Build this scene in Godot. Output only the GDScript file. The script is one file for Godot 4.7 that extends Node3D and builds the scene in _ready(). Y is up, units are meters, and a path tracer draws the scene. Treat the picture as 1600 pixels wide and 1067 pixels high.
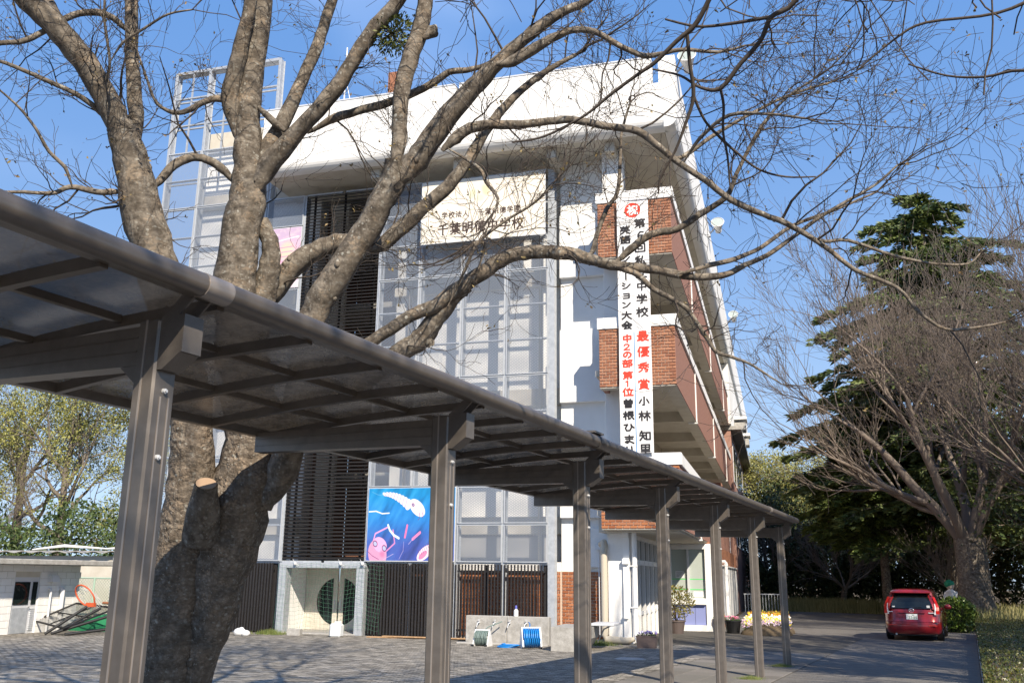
extends Node3D
# A school building behind a covered walkway and a large bare tree; metres, y up, the building's front along x.

const SLOPE := 0.006            # the ground falls gently away from the viewer
const ZF := -27.3               # front of the steel screen
const GX := -6.5                # screen grid: columns every 1.505 m, rows every 1.159 m
const PX := -1.505
const GY := 2.06
const PY := 1.159
var M := {}
var used := {}
var uh := Vector3(sin(deg_to_rad(10.05)), 0, -cos(deg_to_rad(10.05)))   # along the walkway
var wh := Vector3(cos(deg_to_rad(10.05)), 0, sin(deg_to_rad(10.05)))    # across it, to the road
var wb := Basis(wh, Vector3.UP, -uh)

class MB:
	var v := PackedVector3Array()
	var n := PackedVector3Array()
	var t := PackedVector2Array()
	var c := PackedColorArray()
	var i := PackedInt32Array()
	var tint := Color(1, 1, 1)
	func quad(a: Vector3, b: Vector3, d: Vector3, e: Vector3, u0 := Vector2(0, 1), u1 := Vector2(1, 0)) -> void:
		var k := v.size()
		var nn := (b - a).cross(e - a)
		if nn.length_squared() < 1e-14:
			nn = (d - b).cross(e - b)
		nn = nn.normalized()
		v.push_back(a); v.push_back(b); v.push_back(d); v.push_back(e)
		for q in 4:
			n.push_back(nn); c.push_back(tint)
		t.push_back(u0); t.push_back(Vector2(u1.x, u0.y)); t.push_back(u1); t.push_back(Vector2(u0.x, u1.y))
		for q in [0, 2, 1, 0, 3, 2]:
			i.push_back(k + q)
	func tri(a: Vector3, b: Vector3, d: Vector3) -> void:
		var k := v.size()
		var nn := (b - a).cross(d - a).normalized()
		v.push_back(a); v.push_back(b); v.push_back(d)
		for q in 3:
			n.push_back(nn); c.push_back(tint); t.push_back(Vector2(0.5, 0.5))
		i.push_back(k); i.push_back(k + 2); i.push_back(k + 1)
	func box(o: Vector3, s: Vector3, b := Basis()) -> void:
		var x := b.x * s.x * 0.5
		var y := b.y * s.y * 0.5
		var z := b.z * s.z * 0.5
		quad(o - x - y + z, o + x - y + z, o + x + y + z, o - x + y + z)
		quad(o + x - y - z, o - x - y - z, o - x + y - z, o + x + y - z)
		quad(o + x - y + z, o + x - y - z, o + x + y - z, o + x + y + z)
		quad(o - x - y - z, o - x - y + z, o - x + y + z, o - x + y - z)
		quad(o - x + y + z, o + x + y + z, o + x + y - z, o - x + y - z)
		quad(o - x - y - z, o + x - y - z, o + x - y + z, o - x - y + z)
	func span(a: Vector3, b: Vector3) -> void:          # axis-aligned box between two corners
		box((a + b) * 0.5, (b - a).abs())
	func cham(o: Vector3, s: Vector3, ch: float, b := Basis()) -> void:   # box with chamfered edges
		var h := s * 0.5
		var f := func(p: Vector3) -> Vector3: return o + b.x * p.x + b.y * p.y + b.z * p.z
		for ax in 3:
			var u := (ax + 1) % 3
			var w := (ax + 2) % 3
			for sg in [-1.0, 1.0]:
				var p := []
				for q in [[-1, -1], [1, -1], [1, 1], [-1, 1]]:
					var r := Vector3()
					r[ax] = h[ax] * sg
					r[u] = (h[u] - ch) * q[0]
					r[w] = (h[w] - ch) * q[1]
					p.append(f.call(r))
				if sg > 0: quad(p[0], p[1], p[2], p[3])
				else: quad(p[3], p[2], p[1], p[0])
			for s1 in [-1.0, 1.0]:
				for s2 in [-1.0, 1.0]:
					var a0 := Vector3(); var a1 := Vector3(); var a2 := Vector3(); var a3 := Vector3()
					a0[u] = h[u] * s1; a0[w] = (h[w] - ch) * s2; a0[ax] = -(h[ax] - ch)
					a1 = a0; a1[ax] = h[ax] - ch
					a2[u] = (h[u] - ch) * s1; a2[w] = h[w] * s2; a2[ax] = h[ax] - ch
					a3 = a2; a3[ax] = -(h[ax] - ch)
					if s1 * s2 > 0: quad(f.call(a1), f.call(a0), f.call(a3), f.call(a2))
					else: quad(f.call(a0), f.call(a1), f.call(a2), f.call(a3))
		for s0 in [-1.0, 1.0]:
			for s1 in [-1.0, 1.0]:
				for s2 in [-1.0, 1.0]:
					var e0 := Vector3(h.x * s0, (h.y - ch) * s1, (h.z - ch) * s2)
					var e1 := Vector3((h.x - ch) * s0, h.y * s1, (h.z - ch) * s2)
					var e2 := Vector3((h.x - ch) * s0, (h.y - ch) * s1, h.z * s2)
					if s0 * s1 * s2 > 0: tri(f.call(e0), f.call(e1), f.call(e2))
					else: tri(f.call(e0), f.call(e2), f.call(e1))
	func prism(poly: Array, ext: Vector3) -> void:      # convex polygon, extruded; counter-clockwise seen against ext
		var m := poly.size()
		var fl := Vector3()
		for k in range(1, m - 1):
			fl += (poly[k] - poly[0]).cross(poly[k + 1] - poly[0])
		var rev := fl.dot(ext) > 0
		var p := poly.duplicate()
		if rev: p.reverse()
		for k in m:
			var a: Vector3 = p[k]
			var b: Vector3 = p[(k + 1) % m]
			quad(b, a, a + ext, b + ext)
		for k in range(1, m - 1):
			tri(p[0], p[k], p[k + 1])
			tri(p[0] + ext, p[k + 1] + ext, p[k] + ext)
	func tube(p: PackedVector3Array, r: PackedFloat32Array, sides: int, capped := false, lobes := 0.0) -> void:
		var m := p.size()
		var base := v.size()
		var dir := (p[1] - p[0]).normalized()
		var side := dir.cross(Vector3(0.31, 0.2, 0.93)).normalized()
		for k in m:
			var d2 := (p[mini(k + 1, m - 1)] - p[maxi(k - 1, 0)]).normalized()
			side = (side - d2 * side.dot(d2)).normalized()
			var up := d2.cross(side)
			for q in sides:
				var an := TAU * q / sides
				var nn := side * cos(an) + up * sin(an)
				var rr := r[k]
				if lobes > 0.0:
					rr *= 1.0 + lobes * (sin(an * 3.0 + p[k].y * 0.7) * 0.6 + sin(an * 5.0 - p[k].y * 1.3 + 1.0) * 0.4 + sin(an * 2.0 + p[k].y * 2.9) * 0.35)
				v.push_back(p[k] + nn * rr); n.push_back(nn); c.push_back(tint)
				t.push_back(Vector2(float(q) / sides, k))
		for k in m - 1:
			for q in sides:
				var a := base + k * sides + q
				var b := base + k * sides + (q + 1) % sides
				i.push_back(a); i.push_back(b + sides); i.push_back(b)
				i.push_back(a); i.push_back(a + sides); i.push_back(b + sides)
		if capped:
			for e in [0, m - 1]:
				var d3 := (p[1] - p[0]).normalized() * -1.0 if e == 0 else (p[m - 1] - p[m - 2]).normalized()
				var k0 := v.size()
				v.push_back(p[e]); n.push_back(d3); c.push_back(tint); t.push_back(Vector2(0.5, 0.5))
				for q in sides:
					v.push_back(v[base + e * sides + q]); n.push_back(d3); c.push_back(tint); t.push_back(Vector2(0.5, 0.5))
				for q in sides:
					var q0 := k0 + 1 + q
					var q1 := k0 + 1 + (q + 1) % sides
					i.push_back(k0)
					if e == 0: i.push_back(q0); i.push_back(q1)
					else: i.push_back(q1); i.push_back(q0)
	func rod(a: Vector3, b: Vector3, r: float, sides := 8) -> void:
		tube(PackedVector3Array([a, b]), PackedFloat32Array([r, r]), sides, true)
	func lathe(o: Vector3, prof: Array, sides := 16, b := Basis()) -> void:   # prof: [radius, height] pairs going up
		var m := prof.size()
		for k in m - 1:
			for q in sides:
				var a0 := TAU * q / sides
				var a1 := TAU * (q + 1) / sides
				var f := func(pr, an) -> Vector3: return o + b * Vector3(pr[0] * cos(an), pr[1], -pr[0] * sin(an))
				quad(f.call(prof[k], a0), f.call(prof[k], a1), f.call(prof[k + 1], a1), f.call(prof[k + 1], a0))
	func ball(o: Vector3, s: Vector3, la := 8, lo := 12, b := Basis()) -> void:
		var base := v.size()
		for a in la + 1:
			var th := PI * a / la
			for q in lo:
				var ph := TAU * q / lo
				var d := Vector3(sin(th) * cos(ph), cos(th), -sin(th) * sin(ph))
				v.push_back(o + b * (d * s)); n.push_back((b * (d / s)).normalized()); c.push_back(tint); t.push_back(Vector2(float(q) / lo, float(a) / la))
		for a in la:
			for q in lo:
				var x := base + a * lo + q
				var y := base + a * lo + (q + 1) % lo
				for z in [x, y, y + lo, x, y + lo, x + lo]:
					i.push_back(z)
	func mesh() -> ArrayMesh:
		var arr := []
		arr.resize(Mesh.ARRAY_MAX)
		arr[Mesh.ARRAY_VERTEX] = v
		arr[Mesh.ARRAY_NORMAL] = n
		arr[Mesh.ARRAY_TEX_UV] = t
		arr[Mesh.ARRAY_COLOR] = c
		arr[Mesh.ARRAY_INDEX] = i
		var am := ArrayMesh.new()
		am.add_surface_from_arrays(Mesh.PRIMITIVE_TRIANGLES, arr)
		return am

# ---------------------------------------------------------------- nodes
func numbered(called: String) -> String:
	var k: int = used.get(called, -1) + 1
	used[called] = k
	return called if k == 0 else "%s_%03d" % [called, k]

func tag(o: Node3D, label: String, category: String, group := "", kind := "") -> Node3D:
	if label: o.set_meta("label", label)
	if category: o.set_meta("category", category)
	if group: o.set_meta("group", group)
	if kind: o.set_meta("kind", kind)
	return o

func inst(called: String, mesh: Mesh, m: Material, parent: Node3D, at := Transform3D()) -> MeshInstance3D:
	var o := MeshInstance3D.new()
	o.mesh = mesh
	o.material_override = m
	o.name = numbered(called) if parent == self else called
	parent.add_child(o, true)
	o.transform = at
	return o

func obj(called: String, b: MB, m: Material, parent: Node3D = self) -> MeshInstance3D:
	return inst(called, b.mesh(), m, parent)

func thing(called: String, label: String, category: String, at := Vector3.ZERO, group := "", turn := 0.0) -> Node3D:
	var o := Node3D.new()
	o.name = numbered(called)
	add_child(o)
	o.position = at
	o.rotation.y = turn
	tag(o, label, category, group)
	return o

func part(called: String, parent: Node3D) -> Node3D:
	var o := Node3D.new()
	o.name = called
	parent.add_child(o, true)
	return o

func struct(called: String, b: MB, m: Material, label := "", category := "") -> MeshInstance3D:
	var o := obj(called, b, m)
	tag(o, label, category, "", "structure")
	return o

func bx(called: String, a: Vector3, b: Vector3, m: Material, parent: Node3D, ch := 0.0) -> MeshInstance3D:
	var q := MB.new()
	if ch > 0.0: q.cham((a + b) * 0.5, (b - a).abs(), ch)
	else: q.span(a, b)
	return obj(called, q, m, parent)

func gy(z: float) -> float:
	return SLOPE * z

# a point of the walkway: s along it, w across it, h above its floor
func cw(s: float, w: float, h: float) -> Vector3:
	return uh * s + wh * (-3.733 + w) + Vector3.UP * (h + 0.005 - 0.0085 * s)

# ---------------------------------------------------------------- materials
func noise_image(size: int, seedv: int, freq: float, oct := 4, cell := false) -> Image:
	var f := FastNoiseLite.new()
	f.seed = seedv
	f.frequency = freq
	f.fractal_octaves = oct
	f.noise_type = FastNoiseLite.TYPE_CELLULAR if cell else FastNoiseLite.TYPE_SIMPLEX_SMOOTH
	return f.get_seamless_image(size, size)

func ramp_tex(img: Image, lo: Color, hi: Color, img2: Image = null, amount := 0.0) -> ImageTexture:
	var s := img.get_width()
	var o := Image.create(s, s, true, Image.FORMAT_RGB8)
	for y in s:
		for x in s:
			var k := img.get_pixel(x, y).r
			if img2: k = clampf(k + (img2.get_pixel(x, y).r - 0.5) * amount, 0, 1)
			o.set_pixel(x, y, lo.lerp(hi, k))
	o.generate_mipmaps()
	return ImageTexture.create_from_image(o)

func bump_of(img: Image, strength: float) -> ImageTexture:
	var o: Image = img.duplicate()
	o.convert(Image.FORMAT_RGBA8)
	o.bump_map_to_normal_map(strength)
	return ImageTexture.create_from_image(o)

func lin(r: float, g: float, b: float) -> Color:
	return Color(r, g, b).linear_to_srgb()

func mat(col: Color, rough := 0.8, metal := 0.0, tex: Texture2D = null, scale := 1.0, nrm: Texture2D = null, ns := 1.0) -> StandardMaterial3D:
	var m := StandardMaterial3D.new()
	m.albedo_color = col
	m.roughness = rough
	m.metallic = metal
	if tex:
		m.albedo_texture = tex
	if nrm:
		m.normal_enabled = true
		m.normal_texture = nrm
		m.normal_scale = ns
	if tex or nrm:
		m.uv1_triplanar = true
		m.uv1_world_triplanar = true
		m.uv1_scale = Vector3.ONE * scale
	return m

func leaf_mat(rough := 0.6, back := 0.35) -> StandardMaterial3D:
	var m := StandardMaterial3D.new()
	m.vertex_color_use_as_albedo = true
	m.roughness = rough
	m.cull_mode = BaseMaterial3D.CULL_DISABLED
	m.backlight_enabled = true
	m.backlight = Color(back, back, back * 0.5)
	return m

func bark_texture(size: int, base_lo: Color, base_hi: Color, lichen: Color, flake: Color, spots: int, sd: int, th := 0.68, plates: Image = null) -> ImageTexture:
	var a := noise_image(size, sd, 0.012, 5)
	var b := noise_image(size, sd + 1, 0.05, 4)
	var e := noise_image(size, sd + 2, 0.006, 2)
	var o := Image.create(size, size, true, Image.FORMAT_RGB8)
	for y in size:
		for x in size:
			var k := clampf(a.get_pixel(x, y).r * 0.65 + b.get_pixel(x, y).r * 0.35, 0, 1)
			var col := base_lo.lerp(base_hi, smoothstep(0.25, 0.75, k))
			var f := smoothstep(th, th + 0.05, b.get_pixel(x, y).r * 0.45 + e.get_pixel(x, y).r * 0.6)
			col = col.lerp(flake, f * 0.55)
			if plates: col = col.lerp(base_lo, 0.6 * smoothstep(0.55, 0.85, plates.get_pixel(x % plates.get_width(), y % plates.get_height()).r))
			o.set_pixel(x, y, col)
	var rg := RandomNumberGenerator.new()
	rg.seed = sd
	for s in spots:
		var cx := rg.randi_range(0, size - 1)
		var cy := rg.randi_range(0, size - 1)
		var r := rg.randf_range(1.5, 4.0) if rg.randf() < 0.8 else rg.randf_range(4.0, 10.0)
		var el := rg.randf_range(0.6, 1.5)
		var st := rg.randf_range(0.35, 0.9)
		for dy in range(-int(r * 1.6), int(r * 1.6) + 1):
			for dx in range(-int(r * 1.6), int(r * 1.6) + 1):
				var px := posmod(cx + dx, size)
				var py := posmod(cy + dy, size)
				var dd := sqrt(dx * dx * el + dy * dy / el) / r + (b.get_pixel(px, py).r - 0.5) * 1.1
				if dd < 1.0:
					o.set_pixel(px, py, o.get_pixel(px, py).lerp(lichen, st * smoothstep(1.0, 0.7, dd)))
	o.generate_mipmaps()
	return ImageTexture.create_from_image(o)

func make_materials() -> void:
	var fine := noise_image(256, 3, 0.06, 4)
	var mid := noise_image(256, 4, 0.02, 5)
	var big := noise_image(256, 5, 0.008, 4)
	var gn := bump_of(noise_image(256, 6, 0.12, 3), 3.0)
	M.white = mat(lin(1, 1, 1), 0.8, 0, ramp_tex(mid, lin(.78, .775, .755), lin(.85, .85, .84), fine, .1), 0.22, gn, 0.04)
	M.cream = mat(lin(1, 1, 1), 0.85, 0, ramp_tex(mid, lin(.52, .48, .41), lin(.63, .60, .53), fine, .15), 0.3, gn, 0.06)
	M.concrete = mat(lin(1, 1, 1), 0.9, 0, ramp_tex(mid, lin(.30, .29, .27), lin(.46, .45, .43), fine, .5), 0.8, gn, 0.3)
	M.steel = mat(lin(1, 1, 1), 0.5, 0.25, ramp_tex(mid, lin(.36, .39, .43), lin(.50, .53, .57), fine, .3), 0.9)
	M.alu = mat(lin(.66, .68, .71), 0.45, 0.2)
	M.bronze = mat(lin(1, 1, 1), 0.38, 0.45, ramp_tex(mid, lin(.155, .136, .12), lin(.205, .182, .163), fine, .25), 1.3)
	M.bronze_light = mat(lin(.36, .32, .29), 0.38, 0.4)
	M.slat = mat(lin(1, 1, 1), 0.55, 0.2, ramp_tex(fine, lin(.016, .015, .016), lin(.036, .033, .034)), 1.0)
	M.dark = mat(lin(.03, .028, .027), 0.6)
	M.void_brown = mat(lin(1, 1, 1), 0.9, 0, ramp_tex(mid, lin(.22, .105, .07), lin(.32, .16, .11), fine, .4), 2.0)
	M.mortar = mat(lin(.56, .45, .36), 0.95, 0, null, 1.0, gn, 0.3)
	M.bricks = []
	for k in 5:
		var q: Color = [Color(.38, .17, .092), Color(.34, .145, .078), Color(.42, .20, .115), Color(.29, .12, .066), Color(.36, .175, .105)][k]
		M.bricks.append(mat(lin(1, 1, 1), 0.75, 0, ramp_tex(fine, lin(q.r * .82, q.g * .8, q.b * .8), lin(q.r * 1.15, q.g * 1.15, q.b * 1.15)), 3.0 + k * 0.1, gn, 0.3))
	M.brick_mix = mat(lin(1, 1, 1), 0.78, 0, null, 1.0, gn, 0.3)
	M.brick_mix.vertex_color_use_as_albedo = true
	M.tile_side = mat(lin(1, 1, 1), 0.8, 0, ramp_tex(noise_image(256, 12, 0.14, 2), lin(.27, .14, .11), lin(.43, .26, .21), mid, .35), 1.2, gn, 0.5)
	M.pink_brick = mat(lin(1, 1, 1), 0.85, 0, ramp_tex(noise_image(256, 13, 0.12, 2), lin(.30, .16, .12), lin(.48, .30, .25), mid, .3), 1.0)
	M.glass = mat(Color(.05, .06, .06, 0.35), 0.04)
	M.glass.transparency = BaseMaterial3D.TRANSPARENCY_ALPHA
	M.glass_dark = mat(lin(.012, .02, .02), 0.05)
	M.glass_pale = mat(lin(.42, .47, .44), 0.08)
	M.asphalt = mat(lin(1, 1, 1), 0.92, 0, ramp_tex(noise_image(512, 21, 0.2, 3), lin(.13, .124, .116), lin(.24, .229, .215), noise_image(512, 22, 0.01, 4), .45), 0.45, gn, 0.5)
	M.soil = mat(lin(1, 1, 1), 0.97, 0, ramp_tex(mid, lin(.10, .075, .05), lin(.19, .15, .10), fine, .7), 0.5, gn, 0.5)
	M.paver = mat(lin(1, 1, 1), 0.92, 0, ramp_tex(fine, lin(.80, .80, .80), lin(1, 1, 1), mid, .3), 1.2, gn, 0.4)
	M.paver.vertex_color_use_as_albedo = true
	M.joint = mat(lin(1, 1, 1), 0.95, 0, ramp_tex(fine, lin(.10, .095, .085), lin(.17, .16, .145)), 1.0)
	M.vcol = mat(lin(1, 1, 1), 0.7)
	M.vcol.vertex_color_use_as_albedo = true
	M.leaf = leaf_mat()
	M.leaf_gloss = leaf_mat(0.35, 0.25)
	M.screen_grey = mat(lin(.50, .53, .57), 0.5, 0.2)
	var bk := noise_image(512, 31, 0.035, 4, false)
	var bark_n := bump_of(bk, 5.0)
	M.bark = mat(lin(1, 1, 1), 0.9, 0, bark_texture(1024, lin(.088, .074, .06), lin(.27, .237, .197), lin(.52, .52, .47), lin(.38, .28, .19), 1300, 41), 0.55, bark_n, 0.9)
	var cellf := FastNoiseLite.new()
	cellf.seed = 33
	cellf.frequency = 0.03
	cellf.noise_type = FastNoiseLite.TYPE_CELLULAR
	cellf.cellular_return_type = FastNoiseLite.RETURN_DISTANCE2_SUB
	cellf.domain_warp_enabled = true
	cellf.domain_warp_amplitude = 22.0
	cellf.domain_warp_frequency = 0.02
	var cells := cellf.get_seamless_image(512, 512)
	var inv: Image = cells.duplicate()
	inv.convert(Image.FORMAT_RGBA8)
	for y in 512:
		for x in 512:
			var c0 := 1.0 - inv.get_pixel(x, y).r
			inv.set_pixel(x, y, Color(c0, c0, c0))
	M.bark_trunk = mat(lin(1, 1, 1), 0.92, 0, bark_texture(1024, lin(.115, .094, .074), lin(.31, .265, .217), lin(.50, .50, .45), lin(.42, .31, .215), 1200, 47, .61, inv), 0.6, bump_of(cells, 9.0), 1.5)
	M.twig = mat(lin(1, 1, 1), 0.9, 0, ramp_tex(fine, lin(.045, .035, .028), lin(.115, .092, .075)), 2.0)
	M.twig_pale = mat(lin(1, 1, 1), 0.9, 0, ramp_tex(fine, lin(.13, .105, .086), lin(.26, .215, .178)), 2.0)
	M.plastic_white = mat(lin(.72, .73, .74), 0.4)
	M.white_paint = mat(lin(.83, .83, .82), 0.8)
	M.rust_pipe = mat(lin(.52, .47, .38), 0.6)
	M.blue = mat(lin(.015, .22, .62), 0.35)
	M.black = mat(lin(.012, .012, .013), 0.5)
	M.wood = mat(lin(1, 1, 1), 0.8, 0, ramp_tex(mid, lin(.34, .20, .10), lin(.55, .36, .20), fine, .4), 1.5)
	M.panel_blue = mat(lin(.24, .28, .55), 0.5)
	pass
	for nm in ["white", "cream", "white_paint", "tile_side", "mortar", "pink_brick", "brick_mix", "concrete", "paver", "asphalt", "joint", "soil", "bark", "bark_trunk"]:
		M[nm].metallic_specular = 0.15
	# expanded metal: a lattice of thin strands with open diamonds between
	var im := Image.create(64, 64, true, Image.FORMAT_RGBA8)
	for y in 64:
		for x in 64:
			var u := absf(fposmod((x + y) / 64.0, 1.0) - 0.5) * 2.0
			var w := absf(fposmod((x - y) / 64.0, 1.0) - 0.5) * 2.0
			im.set_pixel(x, y, Color(.86, .88, .92, 1.0 if maxf(u, w) > 0.75 else 0.0))
	im.generate_mipmaps()
	M.mesh = StandardMaterial3D.new()
	M.mesh.albedo_texture = ImageTexture.create_from_image(im)
	M.mesh.albedo_color = lin(.38, .42, .475)
	M.mesh.transparency = BaseMaterial3D.TRANSPARENCY_ALPHA_SCISSOR
	M.mesh.alpha_scissor_threshold = 0.5
	M.mesh.roughness = 0.5
	M.mesh.metallic = 0.1
	M.mesh.cull_mode = BaseMaterial3D.CULL_DISABLED
	# smoked polycarbonate roof sheet with weathering film
	M.smoke = StandardMaterial3D.new()
	var rg := noise_image(512, 51, 0.016, 4)
	var r2 := noise_image(512, 52, 0.07, 4)
	var si := Image.create(512, 512, true, Image.FORMAT_RGBA8)
	for y in 512:
		for x in 512:
			var k := clampf(rg.get_pixel(x, y).r * .6 + r2.get_pixel(x, y).r * .4, 0, 1)
			var col := lin(.09, .086, .083).lerp(lin(.185, .175, .167), smoothstep(.2, .9, k))
			col.a = lerpf(.955, .985, k)
			si.set_pixel(x, y, col)
	M.smoke.albedo_texture = ImageTexture.create_from_image(si)
	M.smoke.transparency = BaseMaterial3D.TRANSPARENCY_ALPHA
	M.smoke.roughness = 0.25
	M.smoke.uv1_triplanar = true
	M.smoke.uv1_world_triplanar = true
	M.smoke.uv1_scale = Vector3.ONE * 0.7
	M.smoke.backlight_enabled = true
	M.smoke.backlight = Color(.5, .48, .455)
# strokes of each character on a 100 x 100 grid, y down
const STROKES := {
	"学": [[22,6,30,20],[47,3,52,18],[76,5,66,20],[12,40,12,26,88,26,88,40],[28,42,70,42,50,58],[50,56,50,90,38,94],[8,66,92,66]],
	"校": [[4,30,40,30],[22,6,22,95],[22,32,5,66],[24,40,38,56],[68,5,68,18],[44,20,95,20],[58,28,46,46],[78,28,92,44],[84,44,70,72,44,95],[54,46,70,74,95,95]],
	"法": [[10,8,22,18],[5,34,18,44],[8,92,25,58],[35,25,90,25],[62,6,62,46],[30,46,95,46],[58,48,42,84,82,80],[72,64,88,92]],
	"人": [[50,8,46,45,8,92],[50,40,64,70,94,92]],
	"千": [[75,8,50,16,20,20],[8,45,92,45],[50,18,50,95]],
	"葉": [[8,14,92,14],[32,4,32,26],[68,4,68,26],[8,36,92,36],[28,28,28,58,82,58],[50,28,50,46],[72,28,72,46,50,46],[8,70,92,70],[50,58,50,96],[48,72,12,94],[52,72,90,94]],
	"明": [[10,15,10,75,38,75,38,15,10,15],[10,45,38,45],[55,10,55,60,42,94],[55,10,90,10,90,88,80,90],[55,35,90,35],[55,58,90,58]],
	"徳": [[28,5,6,28],[30,28,6,52],[20,42,20,95],[40,18,95,18],[67,4,67,28],[42,32,42,52,92,52,92,32,42,32],[58,32,58,52],[76,32,76,52],[40,62,36,84],[52,62,54,90,82,90,82,80],[66,60,70,72],[86,64,94,82]],
	"園": [[8,6,8,95,92,95,92,6,8,6],[28,20,72,20],[50,12,50,32],[20,32,80,32],[34,42,34,58,66,58,66,42,34,42],[50,58,50,84],[46,60,22,78],[70,62,58,70],[52,66,80,86]],
	"中": [[14,24,14,62,86,62,86,24,14,24],[50,4,50,96]],
	"祝": [[22,5,26,16],[6,26,42,26,6,66],[26,50,26,95],[30,50,42,62],[52,12,52,48,90,48,90,12,52,12],[62,50,58,76,42,94],[76,50,76,86,94,90,95,76]],
	"第": [[22,4,8,22],[16,14,46,14],[28,16,34,26],[64,4,52,20],[60,12,94,12],[74,14,80,24],[18,32,82,32,82,48,20,48,18,64,88,64,84,84,74,84],[50,30,50,96],[48,64,10,92]],
	"6": [[75,12,45,8,24,40,24,70,40,92,65,90,78,70,66,50,40,50,26,66]],
	"回": [[8,8,8,94,92,94,92,8,8,8],[32,34,32,66,68,66,68,34,32,34]],
	"私": [[42,6,8,18],[4,34,50,34],[28,14,28,95],[26,38,6,70],[30,42,48,60],[68,8,52,86,90,82],[76,56,94,94]],
	"立": [[50,4,50,22],[12,26,88,26],[30,38,40,78],[70,36,58,86],[5,90,95,90]],
	"最": [[24,5,24,36,76,36,76,5,24,5],[24,20,76,20],[5,46,95,46],[18,46,18,92],[42,46,42,96],[18,60,42,60],[18,74,42,74],[5,92,46,86],[52,56,88,56,74,80,50,95],[56,62,70,84,96,95]],
	"優": [[24,4,6,46],[16,32,16,96],[34,8,95,8],[46,16,46,44,84,44,84,16,46,16],[46,26,84,26],[46,35,84,35],[34,60,34,50,95,50,95,60],[48,58,56,66,78,64],[66,54,70,60],[60,68,40,84],[56,72,84,72,62,92,36,97],[54,80,94,97]],
	"秀": [[75,5,25,14],[6,26,94,26],[50,10,50,46],[48,28,10,50],[52,28,92,50],[20,56,70,56,62,72,86,72,78,94,66,92],[40,56,36,78,12,95]],
	"賞": [[50,3,50,16],[26,6,34,16],[74,6,66,16],[8,32,8,20,92,20,92,32],[34,28,34,42,68,42,68,28,34,28],[24,48,24,84,76,84,76,48,24,48],[24,60,76,60],[24,72,76,72],[38,86,14,97],[62,86,88,97]],
	"小": [[50,5,50,90,38,88],[26,32,8,68],[74,32,92,68]],
	"林": [[4,28,46,28],[26,5,26,95],[24,32,5,66],[28,40,44,58],[52,28,96,28],[72,5,72,95],[70,32,50,72],[74,34,96,70]],
	"知": [[22,4,8,28],[16,20,48,20],[4,46,52,46],[30,20,28,60,6,92],[32,56,48,82],[60,20,60,86,92,86,92,20,60,20]],
	"里": [[16,8,16,54,84,54,84,8,16,8],[16,31,84,31],[50,8,50,92],[14,72,86,72],[4,93,96,93]],
	"英": [[8,16,92,16],[34,5,34,28],[66,5,66,28],[20,56,20,36,80,36,80,56],[50,28,50,58],[5,58,95,58],[48,60,36,80,8,95],[52,60,66,80,93,95]],
	"語": [[20,4,28,12],[5,20,45,20],[10,33,40,33],[10,46,40,46],[12,60,12,92,40,92,40,60,12,60],[52,10,95,10],[70,10,64,48],[54,28,86,28,84,48],[48,48,97,48],[56,62,56,94,90,94,90,62,56,62]],
	"レ": [[25,8,25,88,60,74,88,42]],
	"シ": [[20,15,38,26],[12,42,30,52],[18,88,55,76,90,30]],
	"テ": [[22,14,78,14],[8,42,92,42],[54,42,50,70,26,92]],
	"ー": [[50,8,50,92]],
	"ョ": [[25,28,80,28,80,90],[28,58,80,58],[22,90,80,90]],
	"ン": [[16,18,38,32],[18,88,55,74,90,28]],
	"大": [[8,36,92,36],[50,6,48,40,34,70,8,94],[52,38,66,70,93,94]],
	"会": [[50,4,30,28,5,46],[50,4,70,28,95,46],[30,42,70,42],[12,60,88,60],[46,62,26,90,80,86],[66,72,88,95]],
	"2": [[20,28,30,10,60,8,76,26,66,48,18,90,82,90]],
	"の": [[55,16,45,60,28,80,12,66,16,36,40,16,68,18,88,42,84,68,60,90]],
	"部": [[28,4,28,16],[6,18,52,18],[16,24,22,42],[42,24,36,42],[4,46,54,46],[12,58,12,92,46,92,46,58,12,58],[64,10,64,96],[64,10,90,10,78,42,92,62,86,76,72,72]],
	"1": [[32,22,52,10,52,92]],
	"位": [[26,5,6,44],[18,32,18,96],[64,6,64,20],[38,24,95,24],[50,36,56,74],[84,34,74,82],[34,90,97,90]],
	"曽": [[30,4,38,16],[70,4,62,16],[14,20,14,50,86,50,86,20,14,20],[14,35,86,35],[50,20,50,50],[24,60,24,95,76,95,76,60,24,60],[24,77,76,77]],
	"根": [[4,28,42,28],[22,5,22,95],[20,34,5,66],[24,40,40,56],[50,8,50,92,66,84],[50,8,88,8,88,44,50,44],[50,26,88,26],[64,46,96,94],[92,52,74,66]],
	"ひ": [[8,20,38,16,18,56,30,86,58,84,74,50,70,16,80,40,96,54]],
	"ま": [[14,22,86,22],[20,44,80,44],[52,5,52,70,34,90,16,80,30,68,60,74,88,92]],
	"り": [[28,12,26,56,36,48],[72,10,76,50,66,78,44,95]],
	"散": [[6,20,50,20],[20,6,20,34],[38,6,38,34],[4,34,52,34],[14,44,14,94],[14,44,44,44,44,92],[14,60,44,60],[14,74,44,74],[68,5,54,46],[62,28,96,28],[88,30,74,68,50,95],[60,46,76,76,96,95]],
	"水": [[50,5,50,90,40,86],[10,32,38,32,8,80],[88,22,58,44],[54,36,94,86]],
	"栓": [[4,30,42,30],[22,6,22,95],[20,34,5,66],[68,6,44,42],[68,6,96,42],[54,46,86,46],[56,68,84,68],[70,46,70,92],[46,92,96,92]],
}

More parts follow.
